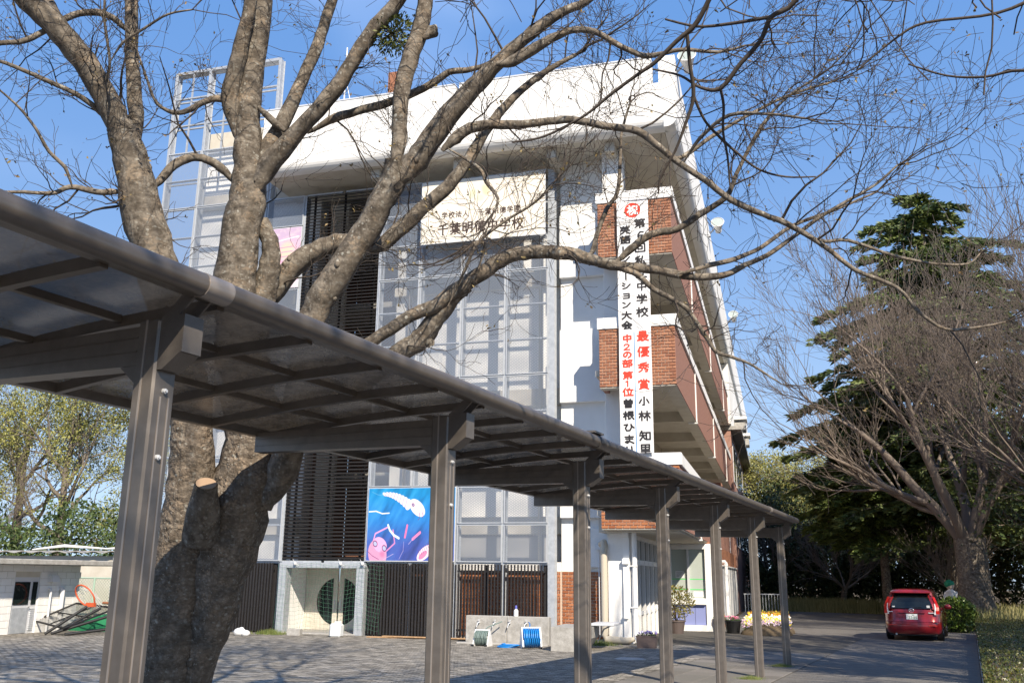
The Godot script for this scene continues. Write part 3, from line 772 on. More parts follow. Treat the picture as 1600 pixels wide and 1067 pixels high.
func build_school() -> void:
	var sc := thing("school_building", "white four storey school building with brick balconies and steel mesh screens", "building")
	var g := gy(ZF)
	# back wall behind the screens
	bx("wall", Vector3(-20.9, -.4, -29.2), Vector3(-15.6, 18.3, -28.6), M.white, sc)
	bx("wall", Vector3(-12.4, 2.0, -29.2), Vector3(-6.3, 15.0, -28.6), M.white, sc)
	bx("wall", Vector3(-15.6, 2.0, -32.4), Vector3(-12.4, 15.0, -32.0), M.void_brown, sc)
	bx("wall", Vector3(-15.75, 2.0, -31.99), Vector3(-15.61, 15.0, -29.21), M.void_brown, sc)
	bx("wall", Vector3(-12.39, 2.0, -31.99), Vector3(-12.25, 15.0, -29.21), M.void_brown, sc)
	for y in [2.0, 4.9, 6.95, 9.0, 11.05, 13.1]:
		bx("stair_landing", Vector3(-15.6, y, -31.99), Vector3(-12.4, y + .2, -29.3), M.concrete, sc)
	bx("wall", Vector3(-15.2, 2.2, -28.89), Vector3(-14.5, 15.0, -28.7), M.cream, sc)
	bx("wall", Vector3(-20.9, 15.0, -34.0), Vector3(-20.4, 18.3, -29.21), M.white, sc)
	bx("lower_wall", Vector3(-12.39, 2.11, -28.59), Vector3(-6.31, 2.94, -28.5), mat(lin(.34, .34, .345), .8), sc)
	for y in [2.95, 7.05, 11.1]:
		bx("floor_band", Vector3(-12.4, y, -28.59), Vector3(-6.31, y + .55, -28.38), M.cream, sc, .01)
		bx("floor_band", Vector3(-20.88, y, -28.59), Vector3(-15.62, y + .55, -28.38), M.cream, sc, .01)
	bx("floor_band", Vector3(-20.88, 15.2, -28.59), Vector3(-16.62, 15.75, -28.38), M.cream, sc, .01)
	bx("floor_band", Vector3(-20.88, 17.7, -28.59), Vector3(-16.62, 18.4, -28.38), M.cream, sc, .01)
	for x in [-11.75, -7.1]:
		var q := MB.new()
		q.tube(PackedVector3Array([Vector3(x, 2.1, -28.3), Vector3(x, 14.9, -28.3)]), PackedFloat32Array([.06, .06]), 10)
		obj("downpipe", q, M.rust_pipe, sc)
	# landing doors behind the first screen column
	for y in [3.55, 7.65, 11.7]:
		var d := bx("landing_door", Vector3(-11.5, y, -28.58), Vector3(-10.6, y + 2.0, -28.53), M.white_paint, sc, .01)
		bx("door_trim", Vector3(-11.4, y + .1, -28.529), Vector3(-10.7, y + 1.9, -28.51), M.white, d, .005)
	# steel screen: posts, rails, mesh panels
	for k in 11:
		if k == 5: continue
		var top := GY + PY * 16 if k >= 7 else GY + PY * 11
		var x := GX + PX * k
		var w := .055 if k > 0 else .11
		var g0 := GY if (k == 4 or k == 6) else g
		var m := MB.new()                                       # an H section: two flanges and a web
		m.cham(Vector3(x, (top + g0) * .5, ZF - .02), Vector3(w * 2, top - g0, .03), .004)
		m.cham(Vector3(x, (top + g0) * .5, ZF - .30), Vector3(w * 2, top - g0, .03), .004)
		m.box(Vector3(x, (top + g0) * .5, ZF - .16), Vector3(.03, top - g0, .249))
		obj("screen_post", m, M.steel, sc)
	for k in 10:
		for j in 17:
			if j > 11 and k < 7: continue
			if (k == 4 or k == 5) and j > 0 and j < 11: continue
			var x0 := GX + PX * (k + 1) + .056
			var x1 := GX + PX * k - (.056 if k > 0 else .111)
			var y := GY + PY * j
			if j == 16: bx("screen_rail", Vector3(x0, y - .1, ZF - .32), Vector3(x1, y + .02, ZF - .01), M.steel, sc, .004)
			else: bx("screen_rail", Vector3(x0, y - .03, ZF - .1), Vector3(x1, y + .03, ZF - .015), M.steel, sc, .004)
			if k >= 7 and j >= 12: bx("screen_rail", Vector3(x0, y - .03, ZF - .34), Vector3(x1, y + .03, ZF - .28), M.steel, sc, .004)
	# slim intermediate bars of the open lantern on top of the stair screen
	for k in [7, 8, 9]:
		var x = GX + PX * (k + .5)
		bx("lantern_bar", Vector3(x - .03, GY + PY * 13 + .04, ZF - .08), Vector3(x + .03, GY + PY * 16 - .11, ZF - .03), M.steel, sc)
	var cells := []
	for k in [0, 1]: cells += [[k, 0, 1], [k, 1, 2]]
	for k in [0, 1, 2, 3]: cells += [[k, 2, 5], [k, 5, 8], [k, 8, 9]]
	cells += [[3, 9, 11]]
	for k in [6, 7, 8, 9]: cells += [[k, 0, 2], [k, 2, 5], [k, 5, 8]]
	cells += [[6, 10, 11], [7, 8, 11], [8, 8, 11], [9, 8, 11]]
	for k in [7, 8, 9]: cells += [[k, 11, 13]]
	for cl in cells:
		var x0: float = GX + PX * (cl[0] + 1) + .03
		var x1: float = GX + PX * cl[0] - .03
		if cl[0] == 0: x1 -= .08
		var y0: float = GY + PY * cl[1] + .02
		var y1: float = GY + PY * cl[2] - .02
		var q := MB.new()
		q.quad(Vector3(x0, y0, ZF + .03), Vector3(x1, y0, ZF + .03), Vector3(x1, y1, ZF + .03), Vector3(x0, y1, ZF + .03), Vector2(0, (y1 - y0) / .05), Vector2((x1 - x0) / .11, 0))
		var p := obj("mesh_panel", q, M.mesh, sc)
		q = MB.new()
		q.span(Vector3(x0, y0, ZF), Vector3(x0 + .025, y1, ZF + .045))
		q.span(Vector3(x1 - .025, y0, ZF), Vector3(x1, y1, ZF + .045))
		q.span(Vector3(x0 + .036, y0, ZF), Vector3(x1 - .036, y0 + .025, ZF + .045))
		q.span(Vector3(x0 + .036, y1 - .025, ZF), Vector3(x1 - .036, y1, ZF + .045))
		for j in range(cl[1] + 1, cl[2]):
			q.span(Vector3(x0 + .036, GY + PY * j - .012, ZF + .001), Vector3(x1 - .036, GY + PY * j + .012, ZF + .028))
		obj("panel_frame", q, M.screen_grey, p)
	# louvre of dark slats over the entrance
	var lv := part("louvre", sc)
	var lx0 := GX + PX * 6 + .08
	var lx1 := GX + PX * 4 - .08
	var sm := MB.new()
	sm.cham(Vector3.ZERO, Vector3(lx1 - lx0, .03, .13), .004)
	var slm := sm.mesh()
	for k in 108:
		var tl := 0.5
		inst("slat", slm, M.slat, lv, Transform3D(Basis(Vector3.RIGHT, tl), Vector3((lx0 + lx1) * .5, GY + .12 + k * .117, ZF - .02)))
	for x in [lx0 + .25, (lx0 + lx1) * .5, lx1 - .2]:
		bx("louvre_rail", Vector3(x - .03, GY, ZF - .19), Vector3(x + .03, GY + PY * 11, ZF - .12), M.slat, lv)
	# fences of upright slats under the screens
	var fs := MB.new()
	fs.cham(Vector3.ZERO, Vector3(.058, 2.06 - g - .1, .1), .004)
	var fsm := fs.mesh()
	var thin := MB.new()
	thin.cham(Vector3.ZERO, Vector3(.042, 2.06 - g - .1, .04), .004)
	var thm := thin.mesh()
	for rng2 in [[-21.4, -15.75], [-12.3, -6.7]]:
		var fn := part("slat_fence", sc)
		var x: float = rng2[0]
		while x < rng2[1]:
			inst("slat", thm if x > -9.6 else fsm, M.slat, fn, Transform3D(Basis(), Vector3(x, (2.06 + g) * .5, ZF + .02)))
			x += .104
		for y in [g + .22, 1.78]:
			bx("fence_rail", Vector3(rng2[0] - .05, y, ZF - .08), Vector3(rng2[1] + .02, y + .06, ZF - .01), M.slat, fn)
		for k in range(0, 4):
			var px: float = lerpf(rng2[0], rng2[1], k / 3.0)
			bx("fence_post", Vector3(px - .05, g - .05, ZF - .2), Vector3(px + .05, 2.0, ZF - .09), M.slat, fn, .005)
	# entrance recess with double doors, a round window cut across both leaves
	var en := part("entrance", sc)
	bx("post", Vector3(-15.5, g - .05, ZF - .28), Vector3(-15.24, 1.86, ZF + .08), M.steel, en, .008)
	bx("post", Vector3(-12.78, g - .05, ZF - .28), Vector3(-12.5, 1.86, ZF + .08), M.steel, en, .008)
	bx("lintel", Vector3(-15.5, 1.863, ZF - .28), Vector3(-12.5, 2.03, ZF + .08), M.steel, en, .008)
	bx("side_wall", Vector3(-15.5, g - .05, -28.9), Vector3(-15.35, 1.95, ZF - .285), M.white, en)
	bx("side_wall", Vector3(-12.72, g - .05, -28.9), Vector3(-12.52, 1.95, ZF - .285), M.white, en)
	bx("ceiling", Vector3(-15.6, 1.95, -28.9), Vector3(-12.4, 2.0, ZF - .285), M.white, en)
	bx("step", Vector3(-15.34, g - .06, -28.9), Vector3(-12.73, g + .05, ZF + .1), M.concrete, en, .015)
	var dl := [[-15.34, -14.16], [-14.1, -12.9]]
	var cxd := -14.13
	for a in dl:
		# leaf with a half-disc opening: built as strips either side of the opening
		var q := MB.new()
		var y0 := g + .06
		var y1 := 1.9
		var inner: float = a[1] if a[0] < -15.0 else a[0]
		var outer: float = a[0] if a[0] < -15.0 else a[1]
		var sg := signf(outer - inner)
		var cy := .80
		var R := .78
		var st := inner + sg * .16
		q.span(Vector3(minf(inner, st), y0, -28.86), Vector3(maxf(inner, st), y1, -28.8))
		q.span(Vector3(minf(outer, cxd + sg * R), y0, -28.86), Vector3(maxf(outer, cxd + sg * R), y1, -28.8))
		var n := 18
		for k in n:
			var xa := lerpf(st, cxd + sg * R, k / float(n))
			var xb := lerpf(st, cxd + sg * R, (k + 1) / float(n))
			var ha := sqrt(maxf(0, R * R - pow(xa - cxd, 2)))
			var hb := sqrt(maxf(0, R * R - pow(xb - cxd, 2)))
			var L := Vector3(minf(xa, xb), 0, -28.8)
			var hl := ha if xa < xb else hb
			var hr := hb if xa < xb else ha
			var wx := absf(xb - xa)
			q.prism([L + Vector3(0, cy + hl, 0), L + Vector3(wx, cy + hr, 0), L + Vector3(wx, y1, 0), L + Vector3(0, y1, 0)], Vector3(0, 0, -.06))
			q.prism([L + Vector3(0, y0, 0), L + Vector3(wx, y0, 0), L + Vector3(wx, cy - hr, 0), L + Vector3(0, cy - hl, 0)], Vector3(0, 0, -.06))
		var dr := obj("door", q, M.cream, en)
		bx("door_glass", Vector3(minf(st, cxd + sg * R) - .02, cy - R - .02, -28.845), Vector3(maxf(st, cxd + sg * R) + .02, cy + R + .02, -28.83), M.glass_dark, dr)
		q = MB.new()
		q.rod(Vector3(inner + sg * .08, .55, -28.77), Vector3(inner + sg * .08, .85, -28.77), .012)
		obj("door_handle", q, M.alu, dr)
	# brick plinth and white wall beyond the screen, with raised floor bands
	bx("wall", Vector3(-12.4, g - .2, -28.1), Vector3(-4.76, 1.83, -27.69), M.mortar, sc)
	var pl := part("brick_plinth", sc)
	brick_wall(pl, Vector3(-6.25, g + .08, -27.68), Vector3.RIGHT, Vector3.BACK, 1.5, 1.83 - g - .08, false, 9, 9, 5)
	brick_wall(pl, Vector3(-12.3, g + .08, -27.68), Vector3.RIGHT, Vector3.BACK, 6.0, 1.83 - g - .08, false, 9, 9, 6)
	bx("base_course", Vector3(-6.28, g - .05, -27.68), Vector3(-4.76, g + .08, -27.62), M.concrete, sc, .01)
	bx("wall", Vector3(-6.28, 1.835, -28.3), Vector3(-4.6, 15.2, -27.75), M.white, sc)
	bx("wall", Vector3(-12.4, 1.835, -28.3), Vector3(-6.29, 2.1, -27.75), M.white, sc)
	for a in [[3.4, 5.15], [6.95, 9.3], [11.05, 13.2]]:
		bx("floor_band", Vector3(-6.285, a[0], -27.749), Vector3(-4.78, a[1], -27.56), M.white, sc, .012)
	bx("floor_band", Vector3(-5.55, 1.95, -27.749), Vector3(-4.78, 3.1, -27.63), M.white, sc, .012)
	# balconies running back along the side
	for lvl in [11.1, 7.08, 3.01]:
		build_balcony(sc, lvl)
	# columns
	bx("column", Vector3(-4.75, g - .1, -27.74), Vector3(-4.1, 15.1, -27.05), M.white, sc, .015)
	for z in [-33.2, -43.0, -53.5]:
		bx("column", Vector3(-4.9, g - .2, z - .3), Vector3(-4.4, 15.1, z + .3), M.cream, sc, .015)
	# side wall with windows behind the balconies
	bx("wall", Vector3(-5.4, 3.3, -60.0), Vector3(-4.91, 15.2, -28.31), M.cream, sc)
	for y in [4.3, 8.4, 12.4]:
		for k in 9:
			var z := -29.6 - k * 3.3
			var w := part("window", sc)
			bx("frame", Vector3(-4.909, y, z - 2.4), Vector3(-4.87, y + 1.7, z), M.alu, w)
			bx("pane", Vector3(-4.869, y + .08, z - 1.16), Vector3(-4.862, y + 1.62, z - .08), M.glass_dark, w)
			bx("pane", Vector3(-4.869, y + .08, z - 2.32), Vector3(-4.862, y + 1.62, z - 1.24), M.glass_dark, w)
	# roof: deep white parapet with a rounded lower edge, and its soffit
	var pr := part("parapet", sc)
	pr.position = Vector3(0, .05, -.2)
	var segs := [[-16.6, -9.45, 17.5], [-9.45, -9.32, 16.9], [-9.32, -2.93, 17.5], [-2.93, -2.72, 16.6], [-2.72, -2.25, 17.5]]
	for s in segs:
		var poly := [Vector3(s[0], s[2], -26.1), Vector3(s[0], s[2], -25.7)]
		for k in 7:
			var an := PI * .5 * k / 6.0
			poly.append(Vector3(s[0], 15.4 - .32 * sin(an), -26.02 + .32 * cos(an)))
		poly.append(Vector3(s[0], 15.08, -26.1))
		poly.reverse()
		var q := MB.new()
		q.prism(poly, Vector3(s[1] - s[0], 0, 0))
		obj("parapet_panel", q, M.white, pr)
	var pj := []
	for k in 9:
		var an := PI * .5 * k / 8.0
		pj.append(Vector3(-2.52 + .32 * cos(an), 15.4 - .32 * sin(an), -25.705))
	pj.append(Vector3(-2.6, 15.08, -25.705)); pj.append(Vector3(-2.6, 17.5, -25.705)); pj.append(Vector3(-2.2, 17.5, -25.705))
	var q2 := MB.new()
	q2.prism(pj, Vector3(0, 0, -70.0))
	obj("parapet_panel", q2, M.white, pr)
	bx("coping", Vector3(-16.6, 17.5, -26.13), Vector3(-9.46, 17.55, -25.68), M.alu, pr)
	bx("coping", Vector3(-9.31, 17.5, -26.13), Vector3(-2.94, 17.55, -25.68), M.alu, pr)
	bx("soffit", Vector3(-16.6, 15.09, -28.6), Vector3(-2.61, 15.35, -26.101), M.cream, pr)
	bx("soffit", Vector3(-5.3, 15.092, -62.0), Vector3(-2.61, 15.348, -28.61), M.cream, pr)
	for x in [-12.5, -9.5, -6.3, -4.4]:
		bx("soffit_beam", Vector3(x - .16, 14.75, -28.3), Vector3(x + .16, 15.088, -26.3), M.cream, pr, .01)
	bx("end_wall", Vector3(-16.6, 15.1, -28.59), Vector3(-16.45, 17.49, -26.11), M.white, pr)
	# roof deck, stair penthouse, brick flue and mast
	bx("roof_deck", Vector3(-16.44, 15.4, -95), Vector3(-2.62, 15.6, -26.12), M.concrete, sc)
	bx("roof_deck", Vector3(-20.39, 15.4, -95), Vector3(-16.445, 15.6, -29.21), M.concrete, sc)
	bx("penthouse", Vector3(-19.6, 15.61, -36), Vector3(-14.6, 20.35, -31.0), M.white, sc)
	bx("penthouse_roof", Vector3(-19.8, 20.35, -36.2), Vector3(-14.4, 20.6, -30.8), M.cream, sc, .02)
	bx("flue", Vector3(-14.2, 15.61, -31.4), Vector3(-13.6, 21.6, -30.9), M.bricks[1], sc)
	q2 = MB.new()
	q2.rod(Vector3(-16.4, 20.6, -31.4), Vector3(-16.4, 23.4, -31.4), .03)
	q2.rod(Vector3(-16.75, 20.6, -31.4), Vector3(-16.4, 22.0, -31.4), .015)
	q2.rod(Vector3(-16.05, 20.6, -31.4), Vector3(-16.4, 22.0, -31.4), .015)
	obj("mast", q2, M.white_paint, sc)
	build_far_wing(sc)
	build_entrance_side(sc)

func build_balcony(sc: Node3D, y0: float) -> void:
	var b := part("balcony", sc)
	var zb := -26.1
	var ze := -59.0
	bx("front_wall", Vector3(-4.75, y0, zb - .2), Vector3(-2.7, y0 + 1.75, zb - .012), M.mortar, b)
	brick_wall(b, Vector3(-4.75, y0, zb), Vector3.RIGHT, Vector3.BACK, 2.25, 1.75, y0 > 5.0, .78, 1.42, int(y0 * 10))
	bx("side_wall", Vector3(-2.7, y0, ze), Vector3(-2.5, y0 + 1.75, zb - .012), M.tile_side, b)
	bx("end_return", Vector3(-4.75, y0 + .002, -27.6), Vector3(-4.6, y0 + 1.74, zb - .205), M.tile_side, b)
	bx("coping", Vector3(-4.8, y0 + 1.752, zb - .27), Vector3(-2.43, y0 + 2.1, zb + .05), M.white_paint, b, .012)
	bx("coping", Vector3(-2.76, y0 + 1.753, ze), Vector3(-2.44, y0 + 2.098, zb - .275), M.white_paint, b, .012)
	bx("floor_slab", Vector3(-4.9, y0 + .38, ze), Vector3(-2.71, y0 + .55, zb - .21), M.cream, b)
	bx("edge_beam", Vector3(-4.74, y0 - .03, zb - .38), Vector3(-2.52, y0 - .002, zb - .02), M.cream, b)
	bx("edge_beam", Vector3(-2.9, y0 - .031, ze), Vector3(-2.52, y0 - .003, zb - .385), M.cream, b)
	bx("edge_beam", Vector3(-2.9, y0 - .002, ze), Vector3(-2.705, y0 + .377, zb - .215), M.cream, b)
	bx("edge_beam", Vector3(-4.74, y0 - .002, zb - .4), Vector3(-2.91, y0 + .377, zb - .215), M.cream, b)
	for z in [-33.0, -38.0, -42.8, -48.2, -53.4]:
		bx("cross_beam", Vector3(-4.9, y0 + .02, z - .14), Vector3(-2.901, y0 + .378, z + .14), M.cream, b)
	for z in [-32.8, -42.7, -53.4]:
		var d := bx("drain_strip", Vector3(-2.499, y0 - .02, z - .05), Vector3(-2.46, y0 + 1.75, z + .05), M.white_paint, b)
		bx("drain_spout", Vector3(-2.78, y0 - .09, z - .06), Vector3(-2.44, y0 - .035, z + .06), M.white_paint, d)

func build_far_wing(sc: Node3D) -> void:
	var w := part("far_wing", sc)
	bx("upper_wall", Vector3(-5.0, 11.2, -95.0), Vector3(-2.36, 15.07, -59.2), M.white, w)
	bx("wing_wall", Vector3(-5.0, -.6, -95.0), Vector3(-2.42, 10.9, -60.0), M.pink_brick, w)
	bx("eave", Vector3(-3.2, 10.9, -104.0), Vector3(-1.75, 11.15, -59.9), M.concrete, w, .02)
	bx("eave", Vector3(-3.0, 6.9, -104.0), Vector3(-1.9, 7.08, -61.0), M.concrete, w, .02)
	for y in [7.7, 3.6]:
		for k in 8:
			var z := -61.2 - k * 4.0
			bx("window_band", Vector3(-2.419, y, z - 3.0), Vector3(-2.37, y + 2.5, z), M.alu, w)
			bx("pane", Vector3(-2.369, y + .1, z - 1.45), Vector3(-2.36, y + 2.4, z - .1), M.glass_dark, w)
			bx("pane", Vector3(-2.369, y + .1, z - 2.9), Vector3(-2.36, y + 2.4, z - 1.55), M.glass_dark, w)
	for z in [-66.0, -74.0]:
		bx("vent_hood", Vector3(-2.36, 12.4, z - 1.0), Vector3(-1.5, 12.6, z + 1.0), M.white_paint, w, .02)
		bx("vent_hood", Vector3(-2.36, 11.7, z - .9), Vector3(-1.6, 12.2, z + .9), M.concrete, w, .02)

func build_entrance_side(sc: Node3D) -> void:
	var e := part("entrance_hall", sc)
	var g := gy(-30.0)
	var zr := -35.7
	bx("ceiling", Vector3(-4.9, 2.93, zr - .3), Vector3(-2.6, 3.35, -26.49), M.cream, e)
	# glazed doors along the inner side of the porch
	bx("transom", Vector3(-4.3, 2.05, zr), Vector3(-4.12, 2.2, -26.87), M.white_paint, e)
	bx("transom", Vector3(-4.3, 2.8, zr), Vector3(-4.12, 2.93, -26.87), M.white_paint, e)
	bx("dado", Vector3(-4.28, .55, zr), Vector3(-4.16, .66, -26.87), M.white_paint, e)
	for k in 9:
		var z := -27.0 - k * 1.08
		bx("mullion", Vector3(-4.29, g - .1, z - .04), Vector3(-4.11, 2.93, z + .04), M.white_paint, e)
		if k < 8:
			bx("pane", Vector3(-4.215, g - .05, z - 1.03), Vector3(-4.205, 2.05, z - .05), M.glass, e)
			bx("pane", Vector3(-4.215, 2.21, z - 1.03), Vector3(-4.205, 2.79, z - .05), M.glass_dark, e)
	bx("inner_wall", Vector3(-6.4, -.4, zr), Vector3(-6.2, 2.93, -28.31), M.cream, e)
	bx("inner_floor", Vector3(-6.2, g - .3, zr), Vector3(-4.3, g - .02, -27.0), M.concrete, e)
	# reception front with a two-pane window over a blue panel
	bx("jamb", Vector3(-2.62, -.4, zr - .25), Vector3(-2.36, 2.92, zr + .04), M.white_paint, e, .01)
	bx("jamb", Vector3(-4.1, -.4, zr - .25), Vector3(-3.86, 2.92, zr + .04), M.white_paint, e, .01)
	bx("head", Vector3(-3.859, 2.72, zr - .25), Vector3(-2.621, 2.92, zr + .03), M.white_paint, e, .01)
	bx("sill", Vector3(-3.859, .72, zr - .25), Vector3(-2.621, .95, zr + .12), M.white_paint, e, .015)
	bx("mullion", Vector3(-3.28, .951, zr - .2), Vector3(-3.2, 2.719, zr + .01), M.alu, e)
	bx("plinth", Vector3(-3.859, -.45, zr - .2), Vector3(-2.621, 0.0, zr + .1), M.white_paint, e, .01)
	for k in 3:
		bx("blue_panel", Vector3(-3.85 + k * .41, .005, zr - .2), Vector3(-3.85 + k * .41 + .4, .715, zr - .02), M.panel_blue, e, .006)
	for a in [[-3.858, -3.281], [-3.199, -2.622]]:
		var p := bx("window_pane", Vector3(a[0], .952, zr - .12), Vector3(a[1], 2.718, zr - .11), M.glass_pale, e)
		for y in [1.25, 1.62]:
			bx("green_line", Vector3(a[0], y, zr - .109), Vector3(a[1], y + .03, zr - .106), mat(lin(.10, .62, .16), .5), p)
		bx("paper_notice", Vector3(a[0] + .12, 1.0, zr - .109), Vector3(a[0] + .5, 1.2, zr - .105), M.plastic_white, p)
	var nt := bx("paper_notice", Vector3(-3.72, 1.68, zr - .109), Vector3(-3.4, 1.92, zr - .105), M.plastic_white, e)
	for k in 4:
		bx("print_line", Vector3(-3.69, 1.86 - k * .045, zr - .1045), Vector3(-3.45 - .04 * k, 1.875 - k * .045, zr - .1035), M.dark, nt)
	# side wall of the ground floor beyond, vertical pale cladding under brick
	for k in 26:
		var z := zr - .3 - k * .9
		bx("cladding_board", Vector3(-2.6, -.6, z - .86), Vector3(-2.42, 2.2, z), M.steel if k % 3 == 1 else M.white_paint, e, .006)
	bx("brick_band", Vector3(-2.62, 2.25, -59.0), Vector3(-2.44, 3.0, zr - .3), M.bricks[0], e)
	bx("band_coping", Vector3(-2.62, 2.2, -59.0), Vector3(-2.34, 2.25, zr - .3), M.white_paint, e)
	# pipes
	for a in [[-2.2, -37.2, 2.45], [-2.25, -43.5, 2.4]]:
		var q := MB.new()
		q.tube(PackedVector3Array([Vector3(a[0] - .2, a[2], a[1]), Vector3(a[0] - .04, a[2], a[1]), Vector3(a[0], a[2] - .05, a[1]), Vector3(a[0], -.3, a[1])]), PackedFloat32Array([.075, .075, .075, .075]), 12, true)
		q.lathe(Vector3(a[0], a[2] - .2, a[1]), [[.076, 0], [.095, .01], [.095, .1], [.076, .11]], 12)
		obj("white_pipe", q, M.white_paint, e)
	var q3 := MB.new()
	q3.tube(PackedVector3Array([Vector3(-5.0, 2.62, -27.4), Vector3(-4.88, 2.66, -27.2), Vector3(-4.84, 2.58, -27.0), Vector3(-4.84, 2.4, -26.94), Vector3(-4.84, .1, -26.94), Vector3(-4.8, -.02, -26.9), Vector3(-4.2, -.06, -26.9), Vector3(-4.0, .0, -26.95)]), PackedFloat32Array([.1, .1, .1, .1, .1, .1, .1, .06]), 14, true)
	obj("downpipe", q3, M.rust_pipe, e)
	q3 = MB.new()
	q3.tube(PackedVector3Array([Vector3(-3.96, 3.0, -27.0), Vector3(-3.96, .12, -27.0), Vector3(-3.84, -.08, -26.75)]), PackedFloat32Array([.075, .075, .075]), 14, true)
	q3.box(Vector3(-3.98, 2.0, -27.0), Vector3(.2, .03, .18))
	q3.box(Vector3(-3.98, .85, -27.0), Vector3(.2, .03, .18))
	obj("downpipe", q3, M.white_paint, e)
	q3 = MB.new()
	q3.rod(Vector3(-5.1, 2.5, -27.56), Vector3(-5.1, .05, -27.56), .02)
	q3.box(Vector3(-5.1, 2.55, -27.5), Vector3(.18, .16, .16))
	obj("conduit", q3, M.alu, e)
	var hb := MB.new()
	hb.ball(Vector3(-5.35, 4.55, -27.3), Vector3(.42, .24, .26), 8, 16)
	obj("vent_cowl", hb, M.alu, sc)

func build_signs() -> void:
	# name board on the screen
	var im := Image.create(1024, 512, true, Image.FORMAT_RGB8)
	im.fill(lin(.80, .73, .62))
	var nz := noise_image(256, 61, 0.02, 4)
	for y in 512:
		for x in 1024:
			im.set_pixel(x, y, im.get_pixel(x, y).lerp(lin(.83, .79, .70), nz.get_pixel((x / 4) % 256, (y / 2) % 256).r))
	ink_oval(im, Vector2(430, 130), Vector2(34, 60), .3, Color(.80, .82, .62, .5), .6)
	ink_oval(im, Vector2(540, 110), Vector2(40, 66), -.4, Color(.82, .78, .55, .5), .6)
	ink_oval(im, Vector2(490, 170), Vector2(50, 40), 0, Color(.80, .84, .70, .5), .6)
	var dk := lin(.05, .03, .025)
	var row1 := "学校法人"
	for k in 4: ink_char(im, row1[k], Vector2(170 + k * 60, 262), Vector2(52, 56), 3.4, dk)
	row1 = "千葉明徳学園"
	for k in 6: ink_char(im, row1[k], Vector2(478 + k * 60, 262), Vector2(52, 56), 3.4, dk)
	var row2 := "千葉明徳中学校"
	for k in 7: ink_char(im, row2[k], Vector2(138 + k * 104, 356), Vector2(94, 100), 6.0, dk)
	var x0 := GX + PX * 3 + .03
	var x1 := GX - .11
	var sb := thing("name_board", "cream name board with dark brown characters fixed high on the mesh screen", "sign", Vector3((x0 + x1) * .5 + .06, GY + PY * 10 - .19, ZF + .42))
	sb.scale = Vector3(.985, .985, 1)
	var hw := (x1 - x0) * .5
	var q := MB.new()
	q.quad(Vector3(-hw + .03, -PY + .05, .031), Vector3(hw - .03, -PY + .05, .031), Vector3(hw - .03, PY - .05, .031), Vector3(-hw + .03, PY - .05, .031))
	obj("face", q, print_mat(im, .7), sb)
	bx("panel", Vector3(-hw, -PY + .02, 0), Vector3(hw, PY - .02, .028), M.plastic_white, sb, .006)
	for ax in [-hw + .1, 0.0, hw - .1]:
		for ay in [-PY + .2, PY - .2]: bx("standoff", Vector3(ax - .03, ay - .03, -.41), Vector3(ax + .03, ay + .03, -.001), M.steel, sb)
	# tall congratulation banner
	var W := 256
	var H := 2048
	im = Image.create(W, H, true, Image.FORMAT_RGB8)
	im.fill(lin(.80, .80, .80))
	var ink_k := lin(.02, .02, .025)
	var red := lin(.78, .055, .03)
	ink_oval(im, Vector2(128, 86), Vector2(68, 68), 0, red)
	ink_char(im, "祝", Vector2(84, 42), Vector2(88, 88), 6.5, lin(.85, .85, .85))
	var yof := func(wy: float) -> float: return (12.78 - wy) / 7.72 * H
	var cols := [
		["第", 140, 12.0, 92, 0], ["6", 152, 11.62, 80, 0], ["回", 142, 11.22, 88, 0], ["私", 142, 10.82, 90, 0], ["立", 144, 10.42, 90, 0], ["中", 146, 10.02, 88, 0], ["学", 144, 9.62, 92, 0], ["校", 144, 9.22, 94, 0],
		["最", 144, 8.48, 92, 1], ["優", 144, 8.02, 92, 1], ["秀", 144, 7.55, 92, 1], ["賞", 144, 7.05, 92, 1],
		["小", 146, 6.55, 86, 0], ["林", 146, 6.12, 90, 0], ["知", 146, 5.55, 90, 0], ["里", 146, 5.17, 90, 0],
		["英", 24, 11.82, 84, 0], ["語", 24, 11.52, 84, 0], ["レ", 26, 11.2, 78, 0], ["シ", 26, 10.92, 78, 0], ["テ", 26, 10.64, 78, 0], ["ー", 26, 10.36, 76, 0], ["シ", 26, 10.06, 78, 0], ["ョ", 26, 9.76, 78, 0], ["ン", 26, 9.46, 78, 0], ["大", 24, 9.14, 84, 0], ["会", 24, 8.84, 84, 0],
		["中", 26, 8.44, 80, 1], ["2", 28, 8.18, 68, 1], ["の", 26, 7.95, 76, 1], ["部", 24, 7.69, 82, 1], ["第", 24, 7.33, 82, 1], ["1", 30, 7.08, 66, 1], ["位", 24, 6.83, 82, 1],
		["曽", 24, 6.5, 84, 0], ["根", 24, 6.15, 86, 0], ["ひ", 24, 5.8, 86, 0], ["ま", 24, 5.46, 86, 0], ["り", 26, 5.16, 80, 0]]
	for a in cols:
		var hh: float = a[3] * (.86 if a[1] > 100 else .78)
		ink_char(im, a[0], Vector2(a[1], yof.call(a[2]) - hh * .5), Vector2(a[3], hh), 6.6 if a[3] > 70 else 6.0, red if a[4] == 1 else ink_k)
	ink(im, Vector2(122, yof.call(8.62)), Vector2(122, H), 3.0, lin(.02, .22, .55))
	var bn := thing("congratulation_banner", "tall white cloth banner with black and red characters hung down the brick balconies", "banner", Vector3(-3.64, 8.96, -25.975))
	q = MB.new()
	var rows := 40
